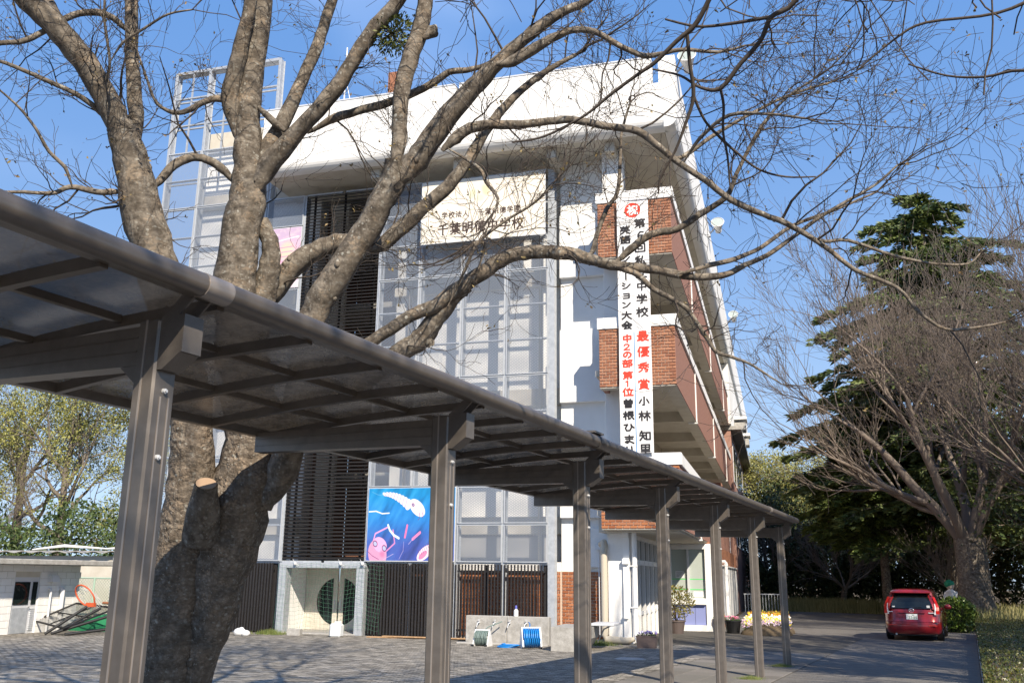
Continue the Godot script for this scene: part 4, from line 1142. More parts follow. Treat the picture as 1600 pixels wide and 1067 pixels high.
	for k in rows:
		var f := func(u: float, r: int) -> Vector3:
			var y := 3.86 - 7.72 * r / rows
			return Vector3(lerpf(-.475, .475, u) - .02 * r / rows, y, .02 + .022 * sin(y * 2.3 + u * 2.6) + .014 * sin(y * 5.1 - u * 4.0))
		for h in 3:
			q.quad(f.call(h / 3.0, k + 1), f.call((h + 1) / 3.0, k + 1), f.call((h + 1) / 3.0, k), f.call(h / 3.0, k), Vector2(h / 3.0, float(k + 1) / rows), Vector2((h + 1) / 3.0, float(k) / rows))
	var bm := print_mat(im, .85)
	bm.cull_mode = BaseMaterial3D.CULL_DISABLED
	obj("cloth", q, bm, bn)
	q = MB.new()
	q.rod(Vector3(-.5, 3.87, .02), Vector3(.5, 3.87, .02), .012)
	obj("top_rod", q, M.alu, bn)
	q = MB.new()
	for sx in [-1, 1]:
		q.rod(Vector3(.48 * sx, 3.86, .02), Vector3(.75 * sx, 3.98, -.02), .006, 5)
		q.rod(Vector3(.48 * sx, -.1, .02), Vector3(.95 * sx, -.05, -.02), .006, 5)
	obj("cord", q, M.dark, bn)
	# sea creature poster
	im = Image.create(540, 288, true, Image.FORMAT_RGB8)
	var pn := noise_image(256, 62, 0.018, 4)
	for y in 288:
		for x in 540:
			var v := y / 288.0
			var c := Color(.03, .52, .76).lerp(Color(.13, .50, .80), smoothstep(0, .35, v)).lerp(Color(.25, .33, .66), smoothstep(.35, .85, v))
			var st := pn.get_pixel(int(x * .5 + y * .35) % 256, int(y * .25) % 256).r
			im.set_pixel(x, y, c.lerp(Color(.45, .78, .95), clampf((st - .5) * .8 * (1.0 - v * .7), 0, 1)).darkened(clampf((.5 - st) * .5, 0, 1)))
	var pale := Color(.90, .86, .92)
	var pink := Color(.80, .58, .72)
	var lineC := Color(.45, .22, .42)
	for k in 9:
		var f := k / 8.0
		ink_oval(im, Vector2(100 + 150 * f, 24 + 42 * f * f), Vector2(14 + 6 * f, 7 + 17 * f), .35, pale)
	for k in 8:
		var f := k / 8.0
		ink(im, Vector2(112 + 150 * f, 18 + 34 * f * f), Vector2(100 + 150 * f, 34 + 62 * f * f), .8, lineC)
	ink_oval(im, Vector2(308, 80), Vector2(56, 30), .5, pale)
	ink_oval(im, Vector2(318, 74), Vector2(34, 16), .5, Color(.97, .94, .97))
	ink_oval(im, Vector2(282, 68), Vector2(10, 7), .3, lineC)
	ink_oval(im, Vector2(282, 68), Vector2(6, 4), .3, Color(.62, .60, .74))
	for a in [[322, 100, 326, 118, 316, 128], [340, 98, 346, 112, 340, 120]]: ink_line(im, a, 1.2, lineC)
	ink_line(im, [20, 14, 60, 26, 100, 26], .7, Color(.5, .7, .85))
	ink_line(im, [6, 94, 50, 92, 90, 102, 134, 100], 2.6, Color(.88, .90, .92))
	ink_line(im, [40, 215, 52, 182, 130, 156], 3.4, Color(.86, .60, .80))
	ink_line(im, [162, 168, 176, 220, 124, 252], 3.4, Color(.80, .52, .74))
	ink_line(im, [130, 148, 142, 168, 168, 188, 200, 200], 5.0, Color(.86, .92, .92))
	ink_oval(im, Vector2(70, 262), Vector2(64, 56), .7, pink)
	ink_oval(im, Vector2(84, 226), Vector2(46, 30), .3, Color(.90, .66, .82))
	ink_oval(im, Vector2(100, 262), Vector2(22, 18), .3, Color(.82, .44, .62, .7), .7)
	for a in [[54, 222], [112, 240]]:
		ink_oval(im, Vector2(a[0], a[1]), Vector2(16, 13), .5, lineC)
		ink_oval(im, Vector2(a[0], a[1]), Vector2(12, 9), .5, Color(.68, .70, .84))
	ink_line(im, [4, 250, 40, 270, 80, 284], 1.0, lineC)
	ink_line(im, [238, 196, 250, 150], 5.5, Color(.86, .45, .66))
	ink_line(im, [286, 204, 330, 178], 6.0, Color(.88, .50, .70))
	ink_line(im, [286, 204, 262, 224], 1.0, Color(.8, .7, .85))
	ink_line(im, [232, 214, 230, 250, 206, 282], .9, Color(.72, .66, .84))
	ink_line(im, [110, 284, 170, 262], .9, Color(.80, .70, .86))
	ink_oval(im, Vector2(362, 258), Vector2(54, 24), -.5, Color(.93, .82, .90))
	ink_oval(im, Vector2(352, 266), Vector2(30, 12), -.5, Color(.80, .50, .66))
	for k in 6: ink(im, Vector2(322 + k * 11, 246 - k * 5), Vector2(334 + k * 11, 268 - k * 5), .8, lineC)
	var ps := thing("sea_creature_poster", "blue poster of pale pink sea creatures fixed to the screen above the slat fence", "poster", Vector3(GX + PX * 3, GY + PY, ZF + .04))
	var pw := -PX - .04
	q = MB.new()
	q.quad(Vector3(-pw, -PY + .05, .021), Vector3(pw, -PY + .05, .021), Vector3(pw, PY - .03, .021), Vector3(-pw, PY - .03, .021))
	obj("face", q, print_mat(im, .6), ps)
	bx("panel", Vector3(-pw - .02, -PY + .02, 0), Vector3(pw + .02, PY - .01, .018), M.alu, ps, .004)
	# pink poster further along
	im = Image.create(192, 288, true, Image.FORMAT_RGB8)
	for y in 288:
		for x in 192:
			var k := pn.get_pixel((x + 30) % 256, (y * 2) % 256).r
			var v := y / 288.0
			var c := Color(.72, .58, .74).lerp(Color(.90, .66, .76), smoothstep(.1, .4, v)).lerp(Color(.86, .80, .86), smoothstep(.75, .95, v))
			im.set_pixel(x, y, c.lerp(Color(.93, .84, .80), clampf((k - .45) * 1.2, 0, .8)).lerp(Color(.80, .78, .82), .4))
	ink_oval(im, Vector2(120, 110), Vector2(52, 60), .2, Color(.93, .80, .66, .7), .6)
	ink_line(im, [10, 70, 180, 44], 2.5, Color(.92, .88, .94))
	ink_line(im, [20, 90, 20, 200], 5, Color(.88, .60, .72))
	for k in 5: ink_line(im, [70, 96 + k * 22, 150, 92 + k * 22], 2.0, Color(.82, .56, .70))
	ink_line(im, [0, 226, 190, 222], 7, Color(.55, .74, .68))
	var pp := thing("pink_poster", "faded pink poster on the mesh screen behind the tree trunk", "poster", Vector3(GX + PX * 6.5, GY + PY * 9, ZF + .04))
	pw = -PX * .5 - .05
	q = MB.new()
	q.quad(Vector3(-pw, -PY + .04, .021), Vector3(pw, -PY + .04, .021), Vector3(pw, PY - .04, .021), Vector3(-pw, PY - .04, .021))
	obj("face", q, print_mat(im, .7), pp)
	bx("panel", Vector3(-pw - .02, -PY + .02, 0), Vector3(pw + .02, PY - .02, .018), M.alu, pp, .004)
	# floodlights along the roof edge
	for a in [[Vector3(-2.05, 17.62, -26.6), "white floodlight on a bracket at the front corner of the roof edge"], [Vector3(-1.95, 17.35, -40.5), "white floodlight midway along the side roof edge above the balconies"], [Vector3(-1.95, 17.3, -56.0), "white floodlight on the side roof edge nearest the far wing"]]:
		var fl := thing("floodlight", a[1], "floodlight", a[0], "floodlights on the roof edge")
		q = MB.new()
		q.rod(Vector3(-.2, -.35, 0), Vector3(.12, 0, 0), .035)
		q.box(Vector3(-.2, -.35, 0), Vector3(.1, .25, .25))
		obj("bracket", q, M.alu, fl)
		q = MB.new()
		q.lathe(Vector3(.2, 0, .12), [[.0, -.42], [.14, -.4], [.16, -.15], [.2, -.05], [.28, .2], [.3, .22], [.28, .23]], 18, Basis(Vector3.RIGHT, 1.15))
		obj("housing", q, M.white_paint, fl)
		q = MB.new()
		q.lathe(Vector3(.2, 0, .12), [[.275, .205], [.0, .215]], 18, Basis(Vector3.RIGHT, 1.15))
		obj("lens", q, M.glass_pale, fl)

# ---------------------------------------------------------------- covered walkway
func build_walkway() -> void:
	var cn := thing("covered_walkway", "long bronze metal covered walkway with smoked roof sheets and a round gutter", "canopy")
	var s_end := 21.62
	var prof := func(w: float) -> float: return lerpf(2.99, 3.13, (w + 1.9) / 2.25) + .035 * sin(PI * (w + 1.9) / 2.25)
	for n in 8:
		var s := .37 + 3.0 * n
		if n == 0: s = .3
		var p := part("post", cn)
		var base := cw(s, .03, 0)
		base.y = gy(base.z)
		var top: float = cw(s, 0, 2.99).y
		var q := MB.new()
		q.cham(Vector3(base.x, (base.y + top) * .5 - .03, base.z), Vector3(.15, top - base.y + .06, .15), .012, wb)
		obj("shaft", q, M.bronze, p)
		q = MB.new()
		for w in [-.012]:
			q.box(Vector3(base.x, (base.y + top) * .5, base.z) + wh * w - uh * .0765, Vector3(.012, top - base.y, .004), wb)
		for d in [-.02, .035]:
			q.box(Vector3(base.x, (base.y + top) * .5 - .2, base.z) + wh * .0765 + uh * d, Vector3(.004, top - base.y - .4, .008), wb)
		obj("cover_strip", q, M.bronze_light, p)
		for h in [2.62, 2.28]:
			q = MB.new()
			var c := cw(s, .03, h) + wh * .075
			q.tube(PackedVector3Array([c, c + wh * .014]), PackedFloat32Array([.017, .014]), 6, true)
			q.tube(PackedVector3Array([c + wh * .014, c + wh * .022]), PackedFloat32Array([.009, .008]), 8, true)
			obj("bolt", q, M.alu, p)
		# arm reaching back under the roof, tapered, with two shallow grooves
		q = MB.new()
		var a0 := cw(s, -.045, 2.76)
		q.prism([cw(s - .06, -.045, 2.755), cw(s - .06, -.045, 2.965), cw(s - .06, -1.88, 2.955), cw(s - .06, -1.88, 2.785)], uh * .12)
		q.prism([cw(s - .061, -.045, 2.66), cw(s - .061, -.045, 2.754), cw(s - .061, -.16, 2.754)], uh * .122)
		obj("arm", q, M.bronze, cn)
		q = MB.new()
		for k in 2:
			q.prism([cw(s - .0625, -.05, 2.83 + k * .075), cw(s - .0625, -.05, 2.834 + k * .075), cw(s - .0625, -1.87, 2.843 + k * .058), cw(s - .0625, -1.87, 2.839 + k * .058)], uh * -.004)
		obj("arm_rib", q, M.bronze, cn)
		# stub and twin plates that carry the gutter
		q = MB.new()
		q.prism([cw(s - .065, .106, 2.72), cw(s - .065, .14, 2.72), cw(s - .065, .255, 2.80), cw(s - .065, .255, 3.0), cw(s - .065, .106, 3.0)], uh * .13)
		obj("stub", q, M.bronze, cn)
		q = MB.new()
		q.prism([cw(s - .066, .256, 2.802), cw(s - .066, .268, 2.802), cw(s - .066, .268, 3.0), cw(s - .066, .256, 3.0)], uh * .132)
		obj("stub_cap", q, M.bronze, cn)
		for d in [-.062, .05]:
			q = MB.new()
			q.prism([cw(s + d, .11, 3.001), cw(s + d, .225, 3.001), cw(s + d, .33, 3.10), cw(s + d, .30, 3.13), cw(s + d, .26, 3.13)], uh * .012)
			obj("bracket", q, M.bronze, cn)
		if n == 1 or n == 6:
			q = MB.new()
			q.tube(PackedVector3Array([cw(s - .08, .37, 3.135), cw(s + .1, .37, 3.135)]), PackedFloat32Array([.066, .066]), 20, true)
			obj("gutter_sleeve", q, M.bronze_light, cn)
	for a in [[-.3, 9.0], [9.02, s_end]]:
		var q := MB.new()
		q.tube(PackedVector3Array([cw(a[0], .37, 3.135), cw(a[1], .37, 3.135)]), PackedFloat32Array([.062, .062]), 20, true)
		q.prism([cw(a[0], .28, 3.085), cw(a[0], .36, 3.085), cw(a[0], .36, 3.1), cw(a[0], .28, 3.1)], uh * (a[1] - a[0]) + Vector3.UP * (-.0085 * (a[1] - a[0])))
		obj("gutter", q, M.bronze, cn)
	var q0 := MB.new()
	q0.tube(PackedVector3Array([cw(8.93, .37, 3.135), cw(9.09, .37, 3.135)]), PackedFloat32Array([.069, .069]), 20, true)
	q0.box(cw(8.9, .37, 3.215), Vector3(.1, .02, .28), wb)
	obj("gutter_joint", q0, M.bronze, cn)
	var q1 := MB.new()
	q1.prism([cw(-.3, -1.93, 2.93), cw(-.3, -1.86, 2.93), cw(-.3, -1.86, 3.01), cw(-.3, -1.93, 3.01)], uh * (s_end + .3) + Vector3.UP * (-.0085 * (s_end + .3)))
	obj("eave_beam", q1, M.bronze, cn)
	var nr := 29
	for k in nr + 1:
		var s := -.25 + (s_end + .2) * k / nr
		var q := MB.new()
		for j in 8:
			var wa := lerpf(-1.87, .3, j / 8.0)
			var wc := lerpf(-1.87, .3, (j + 1) / 8.0)
			var ha: float = prof.call(wa)
			var hc: float = prof.call(wc)
			q.prism([cw(s - .025, wa, ha - .065), cw(s - .025, wc, hc - .065), cw(s - .025, wc, hc), cw(s - .025, wa, ha)], uh * .05)
		obj("rafter", q, M.bronze, cn)
		if k < nr:
			var s2 := s + (s_end + .2) / nr
			for w in [-1.15, -.42]:
				var h: float = prof.call(w)
				q = MB.new()
				q.prism([cw(s + .026, w - .02, h - .045), cw(s + .026, w + .02, h - .045), cw(s + .026, w + .02, h - .002), cw(s + .026, w - .02, h - .002)], uh * (s2 - s - .052))
				obj("purlin", q, M.bronze, cn)
			q = MB.new()
			for j in 6:
				var wa := lerpf(-1.9, .32, j / 6.0)
				var wc := lerpf(-1.9, .32, (j + 1) / 6.0)
				var ha: float = prof.call(wa) + .003
				var hc: float = prof.call(wc) + .003
				q.quad(cw(s + .004, wa, ha), cw(s + .004, wc, hc), cw(s2 - .004, wc, hc), cw(s2 - .004, wa, ha))
			obj("roof_sheet", q, M.smoke, cn)

# ---------------------------------------------------------------- trees
func smooth(a: Array, sub: int) -> Array:       # flat x,y,z,r list -> [points, radii] along a smooth curve
	var p := PackedVector3Array()
	var r := PackedFloat32Array()
	var m := a.size() / 4
	var P := []
	for k in m: P.append(Vector4(a[k * 4], a[k * 4 + 1], a[k * 4 + 2], a[k * 4 + 3]))
	for k in m - 1:
		var p0: Vector4 = P[maxi(k - 1, 0)]
		var p1: Vector4 = P[k]
		var p2: Vector4 = P[k + 1]
		var p3: Vector4 = P[mini(k + 2, m - 1)]
		for j in sub:
			var t := float(j) / sub
			var q := 0.5 * (2.0 * p1 + (p2 - p0) * t + (2.0 * p0 - 5.0 * p1 + 4.0 * p2 - p3) * t * t + (3.0 * p1 - p0 - 3.0 * p2 + p3) * t * t * t)
			p.push_back(Vector3(q.x, q.y, q.z)); r.push_back(maxf(q.w, .002))
	p.push_back(Vector3(P[m - 1].x, P[m - 1].y, P[m - 1].z)); r.push_back(maxf(P[m - 1].w, .002))
	return [p, r]

func rand_dir(rg: RandomNumberGenerator) -> Vector3:
	var z := rg.randf_range(-1, 1)
	var a := rg.randf_range(0, TAU)
	var s := sqrt(1 - z * z)
	return Vector3(s * cos(a), z, s * sin(a))

# one branch and, below it, its own branches; tips gathers where twigs end
func grow(q: MB, tips: Array, p: Vector3, d: Vector3, length: float, r: float, lvl: int, rg: RandomNumberGenerator, o: Dictionary) -> void:
	var n := 6 if lvl > 0 else 4
	var pts := PackedVector3Array([p])
	var rad := PackedFloat32Array([r])
	var dirs := [d]
	var c := p
	for k in n:
		d = (d + rand_dir(rg) * float(o.wob) + Vector3.UP * float(o.up)).normalized()
		c += d * length / n
		pts.push_back(c)
		rad.push_back(maxf(r * lerpf(1.0, o.tip, float(k + 1) / n), o.rmin))
		dirs.append(d)
	q.tube(pts, rad, 6 if r > .05 else (4 if r > .012 else 3))
	if lvl == 0:
		tips.append([c, d])
		return
	var kids: int = o.kids[lvl] if o.kids.size() > lvl else 3
	for k in kids:
		var t := rg.randf_range(.25, 1.0) if k > 0 else 1.0
		var f := t * n
		var i0 := mini(int(f), n - 1)
		var at := pts[i0].lerp(pts[i0 + 1], f - i0)
		var dd: Vector3 = dirs[i0 + 1]
		var side := dd.cross(rand_dir(rg)).normalized()
		var an := rg.randf_range(o.amin, o.amax) * (.5 if k == 0 else 1.0)
		var nd := dd.rotated(side, an)
		var rr := maxf(lerpf(rad[i0], rad[i0 + 1], f - i0) * rg.randf_range(.5, .75), o.rmin)
		grow(q, tips, at, nd, length * rg.randf_range(.5, .8), rr, lvl - 1, rg, o)

func limb_twigs(q: MB, tips: Array, p: PackedVector3Array, r: PackedFloat32Array, rg: RandomNumberGenerator, o: Dictionary) -> void:
	for k in p.size() - 1:
		var seg := p[k + 1] - p[k]
		var ln := seg.length()
		var rr := r[k]
		var dens := 0.5 if rr > .13 else (1.4 if rr > .06 else (3.2 if rr > .03 else 5.0))
		var cnt := dens * ln * float(o.dens)
		var m := int(cnt) + (1 if rg.randf() < cnt - int(cnt) else 0)
		for j in m:
			var at := p[k] + seg * rg.randf()
			var dir := seg.normalized()
			var side := dir.cross(rand_dir(rg)).normalized()
			var nd := (dir.rotated(side, rg.randf_range(.6, 1.35)) + Vector3.UP * .25).normalized()
			var big := rg.randf()
			var L := lerpf(.25, 1.05, big * big)
			grow(q, tips, at + nd * rr * .6, nd, L, minf(rr * .5, lerpf(.0045, .0125, big)), 2 if big > .45 else 1, rg, o)

func leaf_quad(q: MB, at: Vector3, d: Vector3, size: float, wide: float, rg: RandomNumberGenerator) -> void:
	var s := d.cross(rand_dir(rg)).normalized() * size * wide
	var e := d * size
	q.quad(at - s * .5, at + e * .5 - s * .1 + s * .6, at + e, at + e * .5 - s * .6)

func build_main_tree() -> void:
	var rg := RandomNumberGenerator.new()
	rg.seed = 2024
	var t := thing("zelkova_tree", "large bare grey tree with many limbs rising behind the walkway roof", "tree", Vector3.ZERO)
	var tw := MB.new()
	var tips := []
	var opt := {"wob": .36, "up": .05, "tip": .35, "rmin": .0021, "kids": [0, 5, 4, 5], "amin": .45, "amax": 1.0, "dens": 1.0}
	var opt2 := {"wob": .3, "up": .06, "tip": .5, "rmin": .007, "kids": [0, 4, 4, 5], "amin": .4, "amax": .9, "dens": 1.0}
	for nm in LIMBS:
		var c := smooth(LIMBS[nm], 4)
		var p: PackedVector3Array = c[0]
		var r: PackedFloat32Array = c[1]
		var m := p.size()
		for k in m:                                      # small swellings and bends along the limb
			var bend := .085 if nm != "trunk" else .0
			r[k] *= 1.0 + .025 * sin(k * 1.1 + m) + rg.randf_range(-.012, .012)
			p[k] += rand_dir(rg) * r[k] * bend
		if not nm in ["trunk", "stem_w_top", "stem_e_top"]:   # grows out of its parent: slender inside it
			for k in 4: r[k] *= lerpf(.3, 1.0, k / 4.0)
		var stub: bool = nm.ends_with("stub")
		var q := MB.new()
		q.tube(p, r, 22 if r[0] > .2 else (14 if r[0] > .07 else 8), stub, .10 if nm == "trunk" else (.06 if r[0] > .1 else .03))
		# knots
		if not stub:
			for k in int(m * .12):
				var j := rg.randi_range(1, m - 2)
				var s := r[j] * rg.randf_range(.16, .28)
				if r[j] > .03 and nm != "trunk" and r[j] < .18:
					var ax := (p[j + 1] - p[j]).normalized()
					var sd := ax.cross(rand_dir(rg)).normalized()
					q.ball(p[j] + sd * r[j] * .88, Vector3(s, s * 1.3, s), 5, 8)
		obj("trunk" if nm == "trunk" else ("branch_stub" if stub else "limb"), q, M.bark_trunk if nm in ["trunk", "stem_w", "stem_e"] else M.bark, t)
		if not stub and not nm in ["trunk", "torn_stub", "stem_w", "stem_e"]:
			opt.dens = .6 if nm in ["over_limb", "over_limb_b", "low_a", "low_fan", "over_fan"] else 1.25
			limb_twigs(tw, tips, p, r, rg, opt)
			# the limb's own end breaks up into branches
			var dend := (p[m - 1] - p[m - 2]).normalized()
			if p[m - 1].y > 6.8 and r[m - 1] > .03:     # crown above
				for k in 4: grow(tw, tips, p[m - 1], (dend + rand_dir(rg) * .55).normalized(), rg.randf_range(2.4, 3.8), r[m - 1] * .95, 3, rg, opt2)
			for k in (3 if r[m - 1] < .03 else 0):
				grow(tw, tips, p[m - 1], (dend + rand_dir(rg) * .5).normalized(), rg.randf_range(.5, 1.0), maxf(r[m - 1] * .8, .004), 2, rg, opt)
	# cut face of the sawn branch low on the trunk, and the pale tear higher up
	var sw := MB.new()
	var a := Vector3(-4.99, 2.40, -7.34)
	var d := Vector3(.38, .78, .5).normalized()
	sw.tube(PackedVector3Array([a + Vector3(-.2, -.36, -.32), a + Vector3(-.08, -.16, -.12), a, a + d * .1]), PackedFloat32Array([.19, .15, .11, .1]), 14, false, .05)
	var sto := obj("branch_stub", sw, M.bark, t)
	sw = MB.new()
	sw.tube(PackedVector3Array([a + d * .1, a + d * .103]), PackedFloat32Array([.095, .092]), 14, true)
	obj("cut_face", sw, mat(lin(.36, .25, .165), .9), sto)
	var ts := obj("twigs", tw, M.twig, t)
	ts.set_meta("kind", "stuff")
	var sp := MB.new()
	for e in tips:
		if rg.randf() < .16:
			for k in 3:
				sp.tint = Color(.24, .19, .06).lerp(Color(.20, .13, .06), rg.randf())
				leaf_quad(sp, e[0] + rand_dir(rg) * .02, (e[1] + rand_dir(rg)).normalized(), rg.randf_range(.02, .045), .5, rg)
	var so := obj("sprouts", sp, M.leaf, t)
	so.set_meta("kind", "stuff")
	# ball of mistletoe in the crown
	var mb := MB.new()
	var mc := Vector3(-3.26, 6.71, -7.13)
	var mt := thing("mistletoe", "dense green ball of mistletoe high among the bare limbs", "plant", mc)
	for k in 900:
		var dir := rand_dir(rg)
		var rr := .2 * pow(rg.randf(), .4)
		mb.tint = Color(.05, .085, .02).lerp(Color(.16, .17, .04), rg.randf())
		leaf_quad(mb, dir * rr, (dir + rand_dir(rg) * .6).normalized(), rg.randf_range(.03, .06), .35, rg)
	obj("leaves", mb, M.leaf, mt)
	mb = MB.new()
	for k in 30:
		var dir := rand_dir(rg)
		mb.tube(PackedVector3Array([Vector3.ZERO, dir * .1 + rand_dir(rg) * .03, dir * .2]), PackedFloat32Array([.006, .005, .003]), 3)
	obj("stems", mb, M.twig, mt)

func build_overhang_tree() -> void:
	var rg := RandomNumberGenerator.new()
	rg.seed = 31
	var t := thing("overhanging_tree", "dark bare branches reaching in over the drive from a tree beside the hedge", "tree", Vector3.ZERO)
	var tw := MB.new()
	var tips := []
	var opt := {"wob": .36, "up": .02, "tip": .35, "rmin": .0018, "kids": [0, 4, 4, 4], "amin": .45, "amax": 1.0, "dens": .45}
	var extra := {
		"trunk": [4.3, -.1, -2.6, .36, 4.3, .6, -2.6, .27, 4.2, 2.2, -2.7, .24, 4.0, 3.8, -2.9, .22],
		"lead": [4.05, 3.4, -2.85, .2, 3.3, 4.7, -3.6, .14, 2.3, 5.5, -4.2, .09, .968, 6.053, -4.7, .04],
		"lead_b": [4.05, 3.5, -2.85, .18, 3.2, 4.9, -3.2, .12, 1.6, 5.6, -4.2, .07, .293, 5.847, -4.777, .034],
		"lead_c": [4.0, 3.6, -2.9, .18, 3.9, 4.9, -4.3, .12, 3.3, 5.8, -5.6, .07, 2.643, 6.233, -6.526, .036],
		"lead_d": [4.0, 3.7, -2.9, .17, 4.6, 5.5, -2.6, .12, 4.8, 7.4, -2.8, .07, 4.6, 9.2, -3.2, .03]}
	for src in [extra, OVERHANG]:
		for nm in src:
			var c := smooth(src[nm], 4)
			var p: PackedVector3Array = c[0]
			var r: PackedFloat32Array = c[1]
			var q := MB.new()
			q.tube(p, r, 14 if r[0] > .1 else 8, false, .05)
			obj("trunk" if nm == "trunk" else "limb", q, M.bark if src == extra else M.twig, t)
			if nm != "trunk": limb_twigs(tw, tips, p, r, rg, opt)
	var o := obj("twigs", tw, M.twig, t)
	o.set_meta("kind", "stuff")

# ---------------------------------------------------------------- things in the yard
func flower_heads(q: MB, rg: RandomNumberGenerator, a: Vector3, b: Vector3, n: int, cols: Array, size := .035) -> void:
	for k in n:
		var p := Vector3(rg.randf_range(a.x, b.x), rg.randf_range(a.y, b.y), rg.randf_range(a.z, b.z))
		q.tint = cols[rg.randi_range(0, cols.size() - 1)]
		var up := (Vector3.UP + rand_dir(rg) * .7 + Vector3(.2, 0, .5)).normalized()
		var s := up.cross(rand_dir(rg)).normalized() * size
		var t := up.cross(s).normalized() * size
		q.quad(p - s, p - t, p + s, p + t)

func leaf_heap(q: MB, rg: RandomNumberGenerator, o: Vector3, s: Vector3, n: int, lo: Color, hi: Color, size: float) -> void:
	for k in n:
		var d := rand_dir(rg)
		var p := o + d * s * pow(rg.randf(), .35)
		q.tint = lo.lerp(hi, rg.randf())
		leaf_quad(q, p, (d + rand_dir(rg) * .9 + Vector3.UP * .3).normalized(), size * rg.randf_range(.6, 1.3), .5, rg)

func build_yard_things() -> void:
	var rg := RandomNumberGenerator.new()
	rg.seed = 5
	var g := gy(-25.4)
	# tap wall
	var tw := thing("tap_wall", "low grey concrete tap wall standing before the slat fence", "wall", Vector3(-7.28, g, -25.45))
	bx("slab", Vector3(-1.2, -.05, -.15), Vector3(-.012, .76, .12), M.concrete, tw, .015)
	bx("slab", Vector3(-.004, -.05, -.15), Vector3(1.19, .755, .12), M.concrete, tw, .015)
	bx("footing", Vector3(-1.4, -.06, .121), Vector3(1.2, .06, .34), M.concrete, tw, .02)
	for x in [-.79, -.33, .1, .57]:
		var q := MB.new()
		q.rod(Vector3(x, .58, .11), Vector3(x, .58, .2), .016)
		q.tube(PackedVector3Array([Vector3(x, .585, .19), Vector3(x - .02, .57, .24), Vector3(x - .05, .46, .26)]), PackedFloat32Array([.015, .014, .012]), 8, true)
		q.rod(Vector3(x, .58, .18), Vector3(x, .65, .19), .009)
		q.box(Vector3(x, .655, .19), Vector3(.07, .014, .018))
		obj("tap", q, M.alu, tw)
	var bt := thing("spray_bottle", "small white bottle with a blue cap on the tap wall", "bottle", Vector3(-7.06, g + .756, -25.46))
	var q0 := MB.new()
	q0.lathe(Vector3.ZERO, [[.0, 0], [.06, .0], [.065, .01], [.065, .15], [.03, .19], [.025, .2]], 14)
	obj("body", q0, M.plastic_white, bt)
	q0 = MB.new()
	q0.lathe(Vector3(0, .2, 0), [[.03, 0], [.03, .06], [.02, .09], [.0, .09]], 12)
	obj("cap", q0, mat(lin(.12, .13, .5), .4), bt)
	# hose reels
	for a in [[Vector3(-7.75, gy(-24.6), -24.55), .8, mat(lin(.16, .22, .21), .5), "small white hose reel wound with dull grey green hose", -.05], [Vector3(-6.35, gy(-24.3), -24.3), 1.0, M.blue, "white hose reel wound with bright blue hose", .45]]:
		var hr := thing("hose_reel", a[3], "hose reel", a[0], "hose reels by the tap wall", a[4])
		var s: float = a[1]
		var wd := .2 * s
		for sx in [-1, 1]:
			var q := MB.new()
			var x: float = sx * (wd + .04)
			q.prism([Vector3(x, 0, -.24 * s), Vector3(x, 0, .24 * s), Vector3(x, .06 * s, .24 * s), Vector3(x, .5 * s, .05 * s), Vector3(x, .5 * s, -.05 * s), Vector3(x, .06 * s, -.24 * s)], Vector3(.035, 0, 0))
			obj("side_frame", q, M.plastic_white, hr)
		var q := MB.new()
		q.rod(Vector3(-wd - .04, .52 * s, 0), Vector3(wd + .07, .52 * s, 0), .022)
		obj("handle", q, M.plastic_white, hr)
		q = MB.new()
		q.rod(Vector3(-wd - .03, .27 * s, 0), Vector3(wd + .03, .27 * s, 0), .06)
		obj("drum", q, M.plastic_white, hr)
		q = MB.new()
		for layer in 3:
			for k in 9:
				var x := lerpf(-wd, wd, k / 8.0) + rg.randf_range(-.008, .008)
				var pts := PackedVector3Array()
				var rr := PackedFloat32Array()
				var R := (.13 + layer * .045) * s + rg.randf_range(-.006, .006)
				for j in 21:
					pts.push_back(Vector3(x + .02 * j / 20.0, .27 * s + R * sin(TAU * j / 20.0), R * cos(TAU * j / 20.0)))
					rr.push_back(.021 * s)
				q.tube(pts, rr, 6)
		obj("hose", q, a[2], hr)
		q = MB.new()
		var up := Vector3(.12 if s > .9 else .35, .62, -.82 if s > .9 else -.62)
		q.tube(PackedVector3Array([Vector3(0, .45 * s, -.05), Vector3(.05, .6 * s, -.3), up]), PackedFloat32Array([.016, .016, .016]), 6)
		obj("supply_hose", q, a[2], hr)
		for sx in [-1, 1]:
			q = MB.new()
			q.rod(Vector3(sx * wd, .03, .27 * s), Vector3(sx * (wd + .06), .03, .27 * s), .035)
			obj("foot_wheel", q, M.black, hr)
	var lh := MB.new()
	var hp := PackedVector3Array()
	var hrad := PackedFloat32Array()
	for k in 40:
		var an := k * .42
		hp.push_back(Vector3(.25 * cos(an) + k * .004, .02 + .002 * k, .16 * sin(an)))
		hrad.push_back(.018)
	lh.tube(hp, hrad, 6)
	var lo := obj("loose_hose", lh, M.blue)
	lo.position = Vector3(-7.0, gy(-24.2), -24.25)
	tag(lo, "loose coil of blue hose lying on the paving beside the reel", "hose")
	# concrete drinking trough with a steel counter
	var tr := thing("wash_trough", "grey concrete wash trough with a steel shelf beside the entrance column", "trough", Vector3(-4.9, gy(-24), -24.0))
	var q1 := MB.new()
	q1.prism([Vector3(-.7, -.05, .5), Vector3(-.05, -.05, .5), Vector3(.2, .3, .5), Vector3(.22, .58, .5), Vector3(-.7, .6, .5)], Vector3(0, 0, -1.7))
	obj("basin", q1, M.concrete, tr)
	bx("counter", Vector3(.1, .6, -1.5), Vector3(.75, .66, -.4), M.alu, tr, .012)
	q1 = MB.new()
	q1.tube(PackedVector3Array([Vector3(.6, .6, -.9), Vector3(.4, .5, -.9), Vector3(.24, .2, -.9)]), PackedFloat32Array([.02, .02, .02]), 8)
	obj("counter_brace", q1, M.steel, tr)
